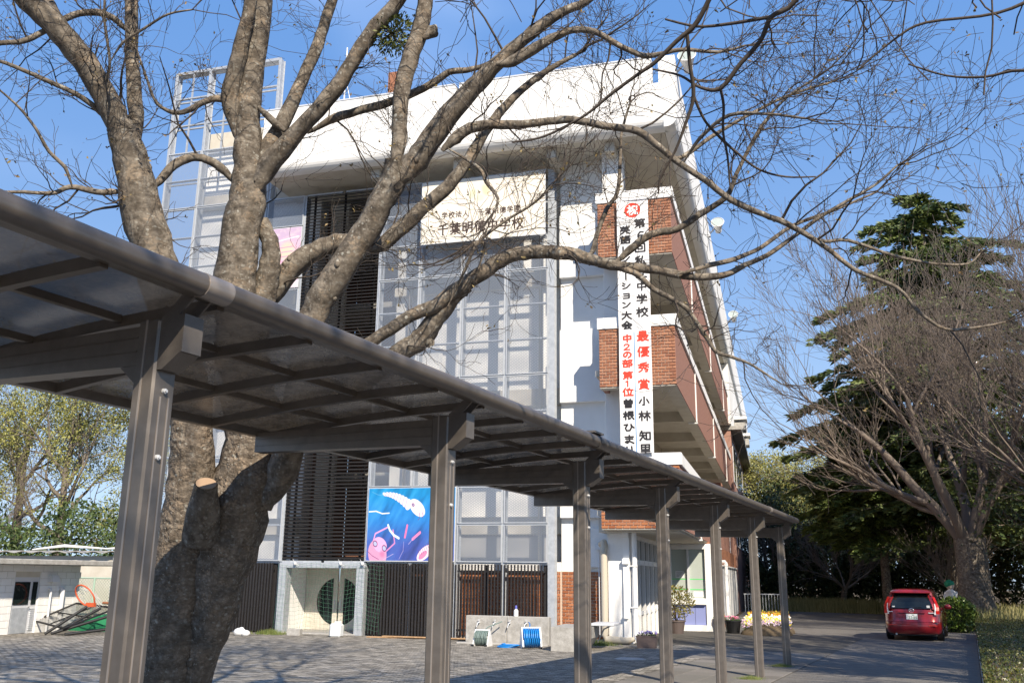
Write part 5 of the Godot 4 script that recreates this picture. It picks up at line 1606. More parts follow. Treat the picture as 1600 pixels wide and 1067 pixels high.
	# water jug, block, bag, boards
	var jg := thing("water_jug", "square translucent white plastic water jug in front of the round window doors", "jug", Vector3(-12.9, gy(-26.3), -26.3))
	q1 = MB.new()
	q1.cham(Vector3(0, .2, 0), Vector3(.36, .4, .3), .05)
	q1.cham(Vector3(.0, .42, 0), Vector3(.16, .08, .08), .03)
	q1.rod(Vector3(.11, .38, 0), Vector3(.11, .47, 0), .035, 12)
	obj("body", q1, mat(lin(.68, .72, .74), .3), jg)
	var bl := bx("concrete_block", Vector3(-.22, 0, -.1), Vector3(.22, .2, .1), M.concrete, self, .012)
	bl.position = Vector3(-14.35, gy(-26.2) + .005, -26.4)
	tag(bl, "single pale concrete block by the doorway reveal", "block")
	q1 = MB.new()
	q1.ball(Vector3(0, .11, 0), Vector3(.2, .13, .16), 7, 11)
	q1.ball(Vector3(.22, .08, .03), Vector3(.14, .1, .12), 7, 11)
	q1.ball(Vector3(.05, .2, .0), Vector3(.08, .06, .07), 6, 9)
	var bg := obj("plastic_bag", q1, M.plastic_white)
	bg.position = Vector3(-15.75, gy(-25.6), -25.6)
	tag(bg, "crumpled white plastic bag at the foot of the dark slat fence", "bag")
	for k in 2:
		var bo := bx("wooden_board", Vector3(-1.6 + k * .2, 0, -.09), Vector3(1.6, .03, .09), M.wood, self, .004)
		bo.position = Vector3(-10.4 + k * .3, gy(-26.5) + .014 + k * .0315, -26.6 + k * .07)
		bo.rotation.y = .02 - k * .05
		tag(bo, ["bare timber board lying flat along the slat fence, lower of two", "bare timber board lying along the slat fence, upper of two"][k], "board", "boards by the fence")
	var gr := MB.new()
	for k in 500:
		var p := Vector3(rg.randfn(0, .28), 0, rg.randfn(0, .14))
		gr.tint = Color(.09, .14, .03).lerp(Color(.22, .24, .07), rg.randf())
		var hgt := rg.randf_range(.05, .24) * exp(-p.length() * 1.2)
		var d := Vector3(rg.randfn(0, .05), hgt, rg.randfn(0, .05))
		gr.tri(p - Vector3(.008, 0, 0), p + Vector3(.008, 0, 0), p + d)
	for a in [Vector3(-15.3, 0, -26.6), Vector3(-5.0, 0, -26.2), Vector3(-.05, 0, -21.3), Vector3(-.6, 0, -18.3)]:
		var go := inst("weed_tuft", gr.mesh(), M.leaf, self)
		go.position = Vector3(a.x, gy(a.z) + .012, a.z)
		if a.x > -2.0: go.scale = Vector3(.45, .4, .7)
		tag(go, "green grass tuft growing from the paving joints", "grass", "weed tufts in the paving", "stuff")
	# draped sports net over the entrance
	var sn := thing("sports_net", "thin green sports net draped from the entrance lintel over the doors", "net", Vector3(-13.6, 0, ZF + .14))
	q1 = MB.new()
	for k in 29:
		var x := -1.9 + k * .13
		var pts := PackedVector3Array()
		var rr := PackedFloat32Array()
		for j in 9:
			var f := j / 8.0
			pts.push_back(Vector3(x + .05 * sin(f * 5.0 + k * .7), 1.98 - f * 2.05 - .05 * sin(k * .5), .03 * sin(f * 6.0 + k)))
			rr.push_back(.0028)
		q1.tube(pts, rr, 3)
	for j in 16:
		var pts := PackedVector3Array()
		var rr := PackedFloat32Array()
		for k in 29:
			var f := j / 16.0
			pts.push_back(Vector3(-1.9 + k * .13 + .05 * sin(f * 5.0 + k * .7), 1.98 - f * 2.05 - .05 * sin(k * .5) - .02 * (k % 2), .03 * sin(f * 6.0 + k)))
			rr.push_back(.0028)
		q1.tube(pts, rr, 3)
	obj("mesh", q1, mat(lin(.10, .26, .17), .7), sn)
	q1 = MB.new()
	for x in [-1.3, .3, 1.05]:
		q1.ball(Vector3(x, 2.0, .02), Vector3(.05, .06, .04), 5, 8)
		q1.rod(Vector3(x, 2.0, .02), Vector3(x - .08, 2.14, .03), .006, 4)
		q1.rod(Vector3(x, 2.0, .02), Vector3(x + .16, 1.93, .03), .006, 4)
	obj("cord_tie", q1, M.plastic_white, sn)
	var mh := thing("manhole_cover", "round ribbed metal manhole cover set in the paving before the porch", "manhole cover", Vector3(-3.353, gy(-21.845) + .022, -21.845))
	q1 = MB.new()
	q1.lathe(Vector3.ZERO, [[.36, -.02], [.36, .0], [.33, .003], [.0, .003]], 28)
	obj("plate", q1, M.concrete, mh)
	q1 = MB.new()
	for k in 9: q1.box(Vector3(0, .006, -.26 + k * .065), Vector3(2.0 * sqrt(.1 - pow(-.26 + k * .065, 2)), .006, .025))
	obj("rib", q1, M.steel, mh)
	# planters
	var pt := thing("trough_planter", "brown plastic planter of pale purple pansies at the porch column", "planter", Vector3(-3.5, gy(-25.8) + .005, -25.8))
	q1 = MB.new()
	for k in 4:
		var n: Vector3 = [Vector3(0, 0, 1), Vector3(1, 0, 0), Vector3(0, 0, -1), Vector3(-1, 0, 0)][k]
		var s := Vector3.UP.cross(n)
		var hn := .15 if k % 2 == 0 else .27
		var hs := .27 if k % 2 == 0 else .15
		q1.quad(n * hn * .86 - s * hs * .9, n * hn * .86 + s * hs * .9, n * hn + s * hs + Vector3(0, .3, 0), n * hn - s * hs + Vector3(0, .3, 0))
	q1.span(Vector3(-.28, .3, -.16), Vector3(.28, .32, .16))
	obj("tub", q1, mat(lin(.17, .125, .11), .6), pt)
	q1 = MB.new()
	leaf_heap(q1, rg, Vector3(0, .34, 0), Vector3(.26, .06, .14), 260, Color(.04, .09, .02), Color(.1, .17, .04), .05)
	obj("leaves", q1, M.leaf, pt)
	q1 = MB.new()
	flower_heads(q1, rg, Vector3(-.25, .37, -.13), Vector3(.25, .44, .15), 60, [Color(.55, .5, .75), Color(.25, .16, .5), Color(.7, .68, .8)])
	obj("flowers", q1, M.leaf, pt)
	for a in [[Vector3(-3.5, gy(-33.6), -33.6), "rounded yellow green bush in a brown pot under the blue panel", .3, 1.0, true], [Vector3(-1.65, gy(-34.7), -34.7), "black pot of small pink flowers beside the reception corner", .3, .62, false], [Vector3(-2.15, gy(-35.5), -35.6), "terracotta pot of orange flowers against the pale cladding", .22, .5, false]]:
		var p := thing("potted_plant", a[1], "potted plant", a[0], "pots outside the reception")
		var r: float = a[2]
		q1 = MB.new()
		q1.lathe(Vector3.ZERO, [[.0, 0], [r * .72, .0], [r * .95, .4], [r * 1.03, .4], [r * 1.03, .45], [r * .9, .45], [r * .88, .4], [0, .4]], 18)
		obj("pot", q1, mat(lin(.11, .085, .08), .6) if a[4] else (M.black if r > .25 else mat(lin(.42, .2, .1), .8)), p)
		q1 = MB.new()
		if a[4]:
			leaf_heap(q1, rg, Vector3(0, 1.05, 0), Vector3(.62, .58, .58), 1500, Color(.1, .11, .025), Color(.30, .25, .08), .09)
			for k in 7: q1.tint = Color(.1, .07, .05); q1.rod(Vector3(0, .4, 0), Vector3(rg.randfn(0, .2), .9, rg.randfn(0, .2)), .014, 5)
		else: leaf_heap(q1, rg, Vector3(0, .47, 0), Vector3(r, .1, r), 300, Color(.04, .09, .02), Color(.1, .17, .04), .05)
		obj("leaves", q1, M.leaf, p)
		if not a[4]:
			q1 = MB.new()
			flower_heads(q1, rg, Vector3(-r * .8, .5, -r * .8), Vector3(r * .8, .6, r * .8), 60, [Color(.6, .12, .25), Color(.65, .3, .4)] if r > .25 else [Color(.75, .3, .05)], .03)
			obj("flowers", q1, M.leaf, p)
	# flower bed
	var fb := thing("flower_bed", "raised bed of yellow, white and pink pansies along the drive", "flower bed", Vector3(-.5, gy(-34.3), -34.3))
	q1 = MB.new()
	for k in 12:
		q1.ball(Vector3(.1 * sin(k * 1.0), -.1, -k * 1.3), Vector3(.95, .45, .95), 6, 12)
	obj("soil", q1, M.soil, fb)
	q1 = MB.new()
	for k in 14: leaf_heap(q1, rg, Vector3(0, .12, -k * 1.1), Vector3(.85, .28, .6), 160, Color(.05, .1, .02), Color(.12, .19, .05), .07)
	obj("leaves", q1, M.leaf, fb)
	q1 = MB.new()
	for k in 14:
		var cols: Array = [[Color(.62, .42, .55), Color(.7, .6, .7)], [Color(.8, .6, .02), Color(.85, .7, .05)], [Color(.8, .8, .75), Color(.8, .66, .05)], [Color(.8, .8, .78)], [Color(.82, .64, .04), Color(.75, .3, .03)]][mini(k / 2, 4)]
		flower_heads(q1, rg, Vector3(-.85, .22, -k * .8 - .4), Vector3(.85, .48, -k * .8 + .4), 130, cols, .04)
	obj("flowers", q1, M.leaf, fb)

func build_left_yard() -> void:
	var rg := RandomNumberGenerator.new()
	rg.seed = 8
	var g := gy(-24.0)
	var sh := thing("block_shed", "white blockwork shed with a thin flat concrete roof and grey metal door", "shed", Vector3(-21.8, g, -24.0))
	for r in 10:                                          # courses of blocks on the yard side
		var y := r * .2
		for k in 9:
			var z0 := 1.75 - k * .4 + (.2 if r % 2 == 1 else 0.0)
			var z1 := z0 - .392
			z0 = minf(z0, 1.75)
			z1 = maxf(z1, -1.7)
			if z0 - z1 < .05: continue
			if y < 1.62 and z0 > .02 and z1 < 1.03: 
				if z0 > 1.03: z1 = maxf(z1, 1.03)
				elif z1 < .02: z0 = minf(z0, .02)
				else: continue
				if z0 - z1 < .05: continue
			bx("block", Vector3(-.12, y + .004, z1), Vector3(0, y + .196, z0), M.white, sh, .004)
	bx("core_wall", Vector3(-4.0, -.1, -1.69), Vector3(-.05, 2.0, 0.0), M.cream, sh)
	bx("core_wall", Vector3(-4.0, -.1, 1.04), Vector3(-.05, 2.0, 3.4), M.cream, sh)
	bx("core_wall", Vector3(-4.0, 1.64, 0.001), Vector3(-.05, 2.0, 1.039), M.cream, sh)
	bx("roof_slab", Vector3(-4.3, 2.0, -3.4), Vector3(.75, 2.16, 3.6), M.concrete, sh, .02)
	var d := part("door", sh)
	bx("frame", Vector3(-.1, -.02, .03), Vector3(-.05, 1.64, 1.03), M.alu, d)
	bx("leaf", Vector3(-.05, .02, .36), Vector3(-.02, .76, .98), M.steel, d, .006)
	bx("pane", Vector3(-.05, .84, .38), Vector3(-.03, 1.5, .96), M.glass_dark, d)
	bx("pane", Vector3(-.05, .84, .08), Vector3(-.03, 1.5, .26), M.glass_dark, d)
	for k in 12: bx("louvre_slat", Vector3(-.05, .1 + k * .055, .09), Vector3(-.02, .13 + k * .055, .25), M.alu, d)
	var q := MB.new()
	q.rod(Vector3(-.02, .8, .36), Vector3(.04, .8, .36), .015)
	q.rod(Vector3(.04, .8, .36), Vector3(.04, .8, .45), .012)
	obj("handle", q, M.alu, d)
	var lb := part("wall_lamp", sh)
	q = MB.new()
	q.prism([Vector3(.0, 1.5, -.27), Vector3(.2, 1.5, -.27), Vector3(.14, 1.7, -.27), Vector3(.0, 1.7, -.27)], Vector3(0, 0, -.3))
	obj("hood", q, M.alu, lb)
	for a in [[-.35, .035], [-.85, .07]]:
		q = MB.new()
		q.tube(PackedVector3Array([Vector3(-.02, 1.3, a[0]), Vector3(.07, 1.3, a[0]), Vector3(.1, 1.24, a[0]), Vector3(.1, .02, a[0])]), PackedFloat32Array([a[1], a[1], a[1], a[1]]), 10)
		obj("wall_pipe", q, M.plastic_white, sh)
	# long plastered store behind it with a wavy sheet roof
	var st := thing("plastered_store", "long stained plaster store with a wavy sheet roof behind the shed", "store", Vector3(-27.0, gy(-31), -31.0))
	bx("wall", Vector3(-12, -.2, -3), Vector3(5.0, 2.45, 0), M.cream, st)
	q = MB.new()
	for k in 170:
		var x0 := -12.2 + k * .104
		var y0 := 2.6 + .035 * sin(k * .78)
		var y1 := 2.6 + .035 * sin((k + 1) * .78)
		q.quad(Vector3(x0, y0, .35), Vector3(x0 + .104, y1, .35), Vector3(x0 + .104, y1 + .1, -3.2), Vector3(x0, y0 + .1, -3.2))
		q.quad(Vector3(x0, y0 - .02, .35), Vector3(x0 + .104, y1 - .02, .35), Vector3(x0 + .104, y1, .35), Vector3(x0, y0, .35))
	obj("roof", q, M.concrete, st)
	for x in [2.2, 3.4]:
		q = MB.new()
		q.rod(Vector3(x, -.1, .06), Vector3(x, 2.6, .06), .05)
		obj("downpipe", q, M.white_paint, st)
	q = MB.new()
	for k in 3:
		q.tube(PackedVector3Array([Vector3(-1.5, 2.68, .3), Vector3(0, 2.8 + k * .03, .3), Vector3(2, 2.72, .32), Vector3(3.5, 2.85 - k * .05, .3), Vector3(5, 2.8, .3)]), PackedFloat32Array([.03, .03, .03, .03, .03]), 6)
	obj("cable", q, M.white_paint, st)
	var nb := thing("small_notice", "small pale notice with faded dark characters on the plaster store", "sign", Vector3(-24.35, .85 + gy(-31), -30.97))
	var im := Image.create(128, 64, true, Image.FORMAT_RGB8)
	im.fill(lin(.62, .6, .54))
	for k in 3: ink_char(im, "散水栓"[k], Vector2(12 + k * 36, 14), Vector2(30, 34), 2.0, lin(.1, .1, .1))
	q = MB.new()
	q.quad(Vector3(-.3, -.15, .012), Vector3(.3, -.15, .012), Vector3(.3, .15, .012), Vector3(-.3, .15, .012))
	obj("face", q, print_mat(im), nb)
	bx("plate", Vector3(-.31, -.16, 0), Vector3(.31, .16, .01), M.cream, nb)
	# green wire fence
	var fc := thing("wire_fence", "pale green framed diamond wire fence beside the shed", "fence", Vector3(-24.4, gy(-29.5), -29.5))
	var gm := mat(lin(.36, .52, .42), .6)
	for x in [-1.0, 0.0, .75, 1.6]:
		q = MB.new()
		q.rod(Vector3(x, 0, 0), Vector3(x, 1.65, 0), .035)
		obj("post", q, gm, fc)
	for y in [.12, 1.62]:
		q = MB.new()
		q.rod(Vector3(-1.0, y, 0), Vector3(1.6, y, 0), .025)
		obj("rail", q, gm, fc)
	q = MB.new()
	for k in 34:
		var x := -2.4 + k * .12
		for sg in [1.0, -1.0]:
			var a := Vector3(x, .14, .0)
			var b := Vector3(x + 1.45 * sg, 1.6, 0)
			if sg < 0: a.x += 1.0; b.x += 1.0
			# trim to the frame
			var t0 := 0.0
			var t1 := 1.0
			for lim in [-1.0, 1.6]:
				if absf(b.x - a.x) > .001:
					var tt: float = (lim - a.x) / (b.x - a.x)
					if (lim < 0) == (b.x > a.x): t0 = maxf(t0, tt)
					else: t1 = minf(t1, tt)
			if t1 > t0: q.rod(a.lerp(b, t0), a.lerp(b, t1), .006, 4)
	obj("wire_mesh", q, mat(lin(.16, .30, .22), .6), fc)
	q = MB.new()
	q.rod(Vector3(.6, .75, .15), Vector3(1.7, .72, .15), .05)
	obj("rusty_pipe", q, mat(lin(.28, .12, .06), .8), fc)
	# basketball stand lying on its back
	var bk := thing("basketball_stand", "fallen black basketball stand with an orange hoop lying on the paving", "basketball stand", Vector3(-20.6, gy(-24.2), -24.2))
	q = MB.new()
	var c := [Vector3(-1.35, .35, .1), Vector3(.55, .22, 1.0), Vector3(1.0, .75, -.6), Vector3(-.75, .85, -.9)]
	for k in 4: q.rod(c[k], c[(k + 1) % 4], .03, 6)
	q.rod(c[0].lerp(c[1], .5), c[3].lerp(c[2], .5), .02, 6)
	q.rod(c[0].lerp(c[3], .5), c[1].lerp(c[2], .5), .02, 6)
	obj("backboard_frame", q, M.black, bk)
	q = MB.new()
	q.quad(c[0].lerp(c[1], .02), c[1].lerp(c[0], .02), c[2].lerp(c[3], .02), c[3].lerp(c[2], .02))
	obj("backboard", q, M.glass, bk)
	q = MB.new()
	for a in [[Vector3(.3, .08, 1.2), Vector3(2.2, 1.05, -1.5)], [Vector3(.0, .06, 1.1), Vector3(.5, .8, .1)], [Vector3(.6, .05, 1.0), Vector3(2.4, .35, -1.3)], [Vector3(.2, .1, .9), Vector3(.75, .75, -.2)]]:
		q.rod(a[0], a[1], .045, 8)
	obj("strut", q, M.black, bk)
	q = MB.new()
	var hp := PackedVector3Array()
	var hr := PackedFloat32Array()
	for k in 25:
		var an := TAU * k / 24.0
		hp.push_back(Vector3(.05 + .36 * cos(an), 1.1 + .3 * sin(an) - .1 * cos(an), -.3 + .12 * sin(an)))
		hr.push_back(.024)
	q.tube(hp, hr, 8)
	q.box(Vector3(.3, .84, -.3), Vector3(.3, .12, .1))
	obj("hoop", q, mat(lin(.55, .10, .035), .5), bk)
	q = MB.new()
	for k in 12:
		var a := hp[k * 2]
		q.rod(a, a + Vector3(.1, -.2, -.3), .006, 4)
		q.rod(hp[(k * 2 + 2) % 24], a + Vector3(.1, -.2, -.3), .006, 4)
	obj("net", q, M.plastic_white, bk)
	# heap of green netting behind it
	q = MB.new()
	var f := FastNoiseLite.new()
	f.seed = 4
	f.frequency = 1.3
	for a in 16:
		for b in 12:
			var P := func(i: int, j: int) -> Vector3:
				var x := lerpf(-1.1, 1.1, i / 16.0)
				var z := lerpf(-.6, .6, j / 12.0)
				return Vector3(x, maxf(0.0, (.5 + .25 * f.get_noise_2d(x * 2, z * 2)) * (1 - pow(absf(x) / 1.1, 2)) * (1 - pow(absf(z) / .6, 2))), z)
			q.quad(P.call(a, b + 1), P.call(a + 1, b + 1), P.call(a + 1, b), P.call(a, b))
	var gn := obj("folded_net", q, mat(lin(.01, .17, .07), .8))
	gn.position = Vector3(-20.9, gy(-25.9) + .003, -26.0)
	tag(gn, "heap of folded green sports netting behind the fallen hoop", "net")

# ---------------------------------------------------------------- the car
func car_ring(y: float, hw: float, zr: float, zf: float, ex: float) -> PackedVector3Array:
	var p := PackedVector3Array()
	for k in 48:
		var an := TAU * k / 48.0
		var cx := signf(cos(an)) * pow(absf(cos(an)), 2.0 / ex)
		var cz := signf(sin(an)) * pow(absf(sin(an)), 2.0 / ex)
		p.push_back(Vector3(hw * cx, y, -(zr + zf) * .5 + (zf - zr) * .5 * cz))
	return p

func stack(q: MB, rings: Array, cap: bool) -> void:
	var base := q.v.size()
	var m: int = rings[0].size()
	var nr := rings.size()
	for r in nr:
		for k in m:
			var a: Vector3 = rings[r][(k + 1) % m] - rings[r][(k + m - 1) % m]
			var b: Vector3 = rings[mini(r + 1, nr - 1)][k] - rings[maxi(r - 1, 0)][k]
			q.v.push_back(rings[r][k])
			q.n.push_back((b.cross(a) * -1.0).normalized() * (1.0 if (b.cross(a) * -1.0).dot(rings[r][k] - Vector3(0, rings[r][k].y, -2.2)) > 0 else -1.0))
			q.c.push_back(q.tint); q.t.push_back(Vector2(0, 0))
	for r in nr - 1:
		for k in m:
			var a := base + r * m + k
			var b := base + r * m + (k + 1) % m
			for x in [a, b, b + m, a, b + m, a + m]: q.i.push_back(x)
	if cap:
		var c := Vector3(0, rings[nr - 1][0].y + .012, -2.0)
		for k in m: q.tri(c, rings[nr - 1][k], rings[nr - 1][(k + 1) % m])

func build_car() -> void:
	var car := thing("parked_car", "dark red minivan parked on the drive, seen from behind", "car", Vector3(4.05, gy(-33.0) + .002, -33.0), "", deg_to_rad(-11.0))
	var red := StandardMaterial3D.new()
	red.albedo_color = lin(.26, .009, .013)
	red.metallic = .15
	red.roughness = .3
	red.clearcoat_enabled = true
	red.clearcoat = 1.0
	red.clearcoat_roughness = .04
	var q := MB.new()
	stack(q, [car_ring(.2, .78, .14, 4.38, 7), car_ring(.26, .84, .03, 4.46, 7), car_ring(.4, .866, .0, 4.5, 7), car_ring(.58, .872, .01, 4.5, 7), car_ring(.61, .872, .045, 4.47, 7), car_ring(.75, .872, .075, 4.42, 7), car_ring(.9, .868, .09, 4.2, 7), car_ring(.98, .85, .11, 3.95, 6), car_ring(1.02, .82, .14, 3.7, 6)], true)
	obj("body", q, red, car)
	var rear := func(y: float) -> float: return lerpf(.13, .43, smoothstep(1.0, 1.55, y)) if y > 1.0 else .09
	var half := func(y: float) -> float: return lerpf(.80, .64, smoothstep(1.0, 1.55, y))
	q = MB.new()
	stack(q, [car_ring(1.0, .81, .13, 3.45, 6), car_ring(1.2, .765, .2, 3.1, 6), car_ring(1.4, .7, .33, 2.75, 6), car_ring(1.5, .665, .4, 2.5, 6)], false)
	obj("glass_house", q, mat(lin(.01, .012, .013), .06), car)
	q = MB.new()
	stack(q, [car_ring(1.475, .68, .3, 2.55, 6), car_ring(1.54, .645, .3, 2.42, 5), car_ring(1.59, .57, .4, 2.3, 4), car_ring(1.61, .4, .7, 2.1, 4)], true)
	obj("roof", q, red, car)
	# rear pillars, tailgate band and window surround
	for sx in [-1.0, 1.0]:
		q = MB.new()
		for k in 6:
			var ya := lerpf(.98, 1.5, k / 6.0)
			var yb := lerpf(.98, 1.5, (k + 1) / 6.0)
			var za: float = -rear.call(ya) + .025
			var zb: float = -rear.call(yb) + .025
			var ha: float = half.call(ya)
			var hb: float = half.call(yb)
			var p := [Vector3(sx * (ha - .17), ya, za), Vector3(sx * (ha - .02), ya, za - .04), Vector3(sx * (hb - .02), yb, zb - .04), Vector3(sx * (hb - .16), yb, zb)]
			if sx < 0: p.reverse()
			q.quad(p[0], p[1], p[2], p[3])
			var p2 := [Vector3(sx * (ha - .02), ya, za - .04), Vector3(sx * (ha + .012), ya, za - .3), Vector3(sx * (hb + .012), yb, zb - .3), Vector3(sx * (hb - .02), yb, zb - .04)]
			if sx < 0: p2.reverse()
			q.quad(p2[0], p2[1], p2[2], p2[3])
		obj("rear_pillar", q, red, car)
		# tall tail lamp on the pillar
		var tl := part("tail_lamp", car)
		for a in [[.82, 1.16, M.plastic_white, .0, .6], [.84, 1.36, mat(lin(.5, .015, .012), .15), .35, 1.0]]:
			q = MB.new()
			for k in 5:
				var ya := lerpf(a[0], a[1], k / 5.0)
				var yb := lerpf(a[0], a[1], (k + 1) / 5.0)
				var za: float = -rear.call(ya) + .04
				var zb: float = -rear.call(yb) + .04
				var ha: float = minf(half.call(ya), .82)
				var hb: float = minf(half.call(yb), .82)
				var wa := .15 * (1 - .35 * k / 5.0)
				var wb2 := .15 * (1 - .35 * (k + 1) / 5.0)
				var p := [Vector3(sx * (ha + .02 - wa * (1 - a[3])), ya, za + .004 * a[4]), Vector3(sx * (ha + .02 - wa * (1 - a[4])), ya, za - .03 + .004 * a[4]), Vector3(sx * (hb + .02 - wb2 * (1 - a[4])), yb, zb - .03 + .004 * a[4]), Vector3(sx * (hb + .02 - wb2 * (1 - a[3])), yb, zb + .004 * a[4])]
				if sx < 0: p.reverse()
				q.quad(p[0], p[1], p[2], p[3])
			obj("lens", q, a[2], tl)
		# bumper reflector, mirror
		bx("reflector", Vector3(sx * .48, .47, -.01), Vector3(sx * .72, .5, .012), mat(lin(.6, .05, .04), .15), car)
		q = MB.new()
		q.ball(Vector3(sx * .97, 1.0, -2.9), Vector3(.12, .09, .06), 6, 10)
		obj("mirror", q, red, car)
	q = MB.new()
	for k in 6:
		var ya := lerpf(1.0, 1.43, k / 6.0)
		var yb := lerpf(1.0, 1.43, (k + 1) / 6.0)
		var za: float = -rear.call(ya) + .02
		var zb: float = -rear.call(yb) + .02
		for j in 4:
			var xa := lerpf(-.62, .62, j / 4.0)
			var xb := lerpf(-.62, .62, (j + 1) / 4.0)
			q.quad(Vector3(xa, ya, za - .03 * xa * xa), Vector3(xb, ya, za - .03 * xb * xb), Vector3(xb * .93, yb, zb - .03 * xb * xb), Vector3(xa * .93, yb, zb - .03 * xa * xa))
	var rw := obj("rear_window", q, mat(lin(.012, .016, .018), .04), car)
	q = MB.new()
	q.rod(Vector3(.02, 1.02, -.09), Vector3(.3, 1.05, -.1), .008, 6)
	obj("wiper", q, M.black, rw)
	bx("sticker", Vector3(.46, 1.03, -.11), Vector3(.55, 1.1, -.1), M.plastic_white, rw)
	bx("sticker", Vector3(-.57, 1.03, -.11), Vector3(-.49, 1.07, -.1), M.plastic_white, rw)
	bx("spoiler", Vector3(-.6, 1.47, -.42), Vector3(.6, 1.51, -.2), red, car, .012)
	bx("tailgate_ledge", Vector3(-.4, .85, -.1), Vector3(.4, .88, -.045), red, car, .012)
	bx("bumper_step", Vector3(-.8, .585, -.09), Vector3(.8, .605, -.012), red, car, .008)
	# number plate
	var np := part("number_plate", car)
	bx("plate", Vector3(-.17, .66, -.06), Vector3(.17, .83, -.035), M.plastic_white, np, .004)
	var tm := TextMesh.new()
	tm.text = "22-85"
	tm.font_size = 24
	tm.pixel_size = .0042
	tm.depth = .003
	var gt := mat(lin(.02, .12, .06), .5)
	inst("digits", tm, gt, np, Transform3D(Basis(), Vector3(.03, .725, -.033)))
	var tm2 := TextMesh.new()
	tm2.text = "500"
	tm2.font_size = 12
	tm2.pixel_size = .0036
	tm2.depth = .003
	inst("digits", tm2, gt, np, Transform3D(Basis(), Vector3(.04, .8, -.033)))
	# oval emblem and badges
	q = MB.new()
	var ep := PackedVector3Array()
	var er := PackedFloat32Array()
	for k in 25:
		ep.push_back(Vector3(.075 * cos(TAU * k / 24.0), .94 + .055 * sin(TAU * k / 24.0), -.065))
		er.push_back(.011)
	q.tube(ep, er, 6)
	q.tube(PackedVector3Array([Vector3(-.06, .97, -.065), Vector3(-.02, .95, -.062), Vector3(0, .92, -.06), Vector3(.02, .95, -.062), Vector3(.06, .97, -.065)]), PackedFloat32Array([.008, .01, .012, .01, .008]), 6)
	obj("emblem", q, mat(lin(.7, .7, .72), .2, .9), car)
	bx("badge", Vector3(-.74, .88, -.09), Vector3(-.56, .905, -.062), M.alu, car)
	bx("badge", Vector3(.5, .86, -.085), Vector3(.7, .885, -.06), M.alu, car)
	for sx in [-1.0, 1.0]:
		for z in [-.85, -3.55]:
			var w := part("wheel", car)
			q = MB.new()
			q.lathe(Vector3(sx * .76, .32, z), [[.2, -.1], [.29, -.105], [.32, -.08], [.32, .08], [.29, .105], [.2, .1]], 24, Basis(Vector3.BACK, PI / 2))
			obj("tyre", q, M.black, w)
			q = MB.new()
			q.lathe(Vector3(sx * .76, .32, z), [[.0, -.06], [.2, -.09], [.2, .09], [0, .06]], 24, Basis(Vector3.BACK, PI / 2))
			obj("rim", q, M.alu, w)
	bx("underbody", Vector3(-.7, .16, -4.2), Vector3(.7, .3, -.2), M.black, car)
	q = MB.new()
	q.rod(Vector3(-.5, .22, -.3), Vector3(-.5, .2, -.03), .03)
	obj("exhaust", q, M.steel, car)

# ---------------------------------------------------------------- greenery of the drive and beyond
func bare_tree(called: String, label: String, at: Vector3, h: float, r: float, sd: int, group: String, m: Material, lean := Vector3.ZERO, lv := 4, spread := .55, fork := .22, rmin := .008) -> void:
	var rg := RandomNumberGenerator.new()
	rg.seed = sd
	var t := thing(called, label, "tree", at, group)
	var q := MB.new()
	var top := Vector3(lean.x, h * fork, lean.z)
	q.tube(PackedVector3Array([Vector3(0, -.2, 0), Vector3(.02, h * .03, 0), top * .45, top]), PackedFloat32Array([r * 1.6, r * 1.12, r * .95, r * .9]), 14, false, .1)
	obj("trunk", q, M.bark, t)
	var tw := MB.new()
	var tips := []
	var o := {"wob": .16, "up": .06, "tip": .45, "rmin": rmin, "kids": [0, 5, 5, 5, 5], "amin": .25, "amax": .68}
	var n := 6
	for k in n:
		var an := TAU * k / n + rg.randf_range(-.3, .3)
		var d := (Vector3(cos(an), 0, sin(an)) * rg.randf_range(spread * .5, spread * 1.3) + Vector3.UP).normalized()
		grow(tw, tips, top - Vector3.UP * h * .03, d, h * rg.randf_range(.33, .42), maxf(r, .34) * rg.randf_range(.3, .44) if r < .45 and h > 10.0 else r * rg.randf_range(.3, .44), lv, rg, o)
	obj("crown", tw, m, t)

func leafy_tree(called: String, label: String, at: Vector3, h: float, wide: float, sd: int, group: String, lo: Color, hi: Color, per: int, size: float, fork := .3, lv := 3) -> Node3D:
	var rg := RandomNumberGenerator.new()
	rg.seed = sd
	var t := thing(called, label, "tree", at, group)
	var q := MB.new()
	var r := h * .022
	q.tube(PackedVector3Array([Vector3(0, -.2, 0), Vector3(0, h * .05, 0), Vector3(.1, h * fork, 0), Vector3(.0, h * .6, .1)]), PackedFloat32Array([r * 1.5, r * 1.1, r * .9, r * .4]), 10, false, .08)
	var tips := []
	var o := {"wob": .25, "up": .04, "tip": .4, "rmin": .012, "kids": [0, 3, 4, 4], "amin": .35, "amax": .95}
	for k in 9:
		var f := k / 8.0
		var an := k * 2.4 + rg.randf_range(-.3, .3)
		var d := (Vector3(cos(an), 0, sin(an)) * (wide / h) * 2.2 * (1.15 - f * .6) + Vector3.UP * lerpf(.35, 1.0, f)).normalized()
		grow(q, tips, Vector3(0, h * lerpf(fork, .6, f), 0), d, h * lerpf(.3, .24, f), r * .45, lv, rg, o)
	obj("trunk", q, M.bark, t)
	var lf := MB.new()
	for e in tips:
		for k in per:
			lf.tint = lo.lerp(hi, rg.randf())
			leaf_quad(lf, e[0] + rand_dir(rg) * size * 4.5 * pow(rg.randf(), .6), (rand_dir(rg) + Vector3.UP * .3).normalized(), size * rg.randf_range(.6, 1.3), .55, rg)
	obj("crown", lf, M.leaf, t)
	return t

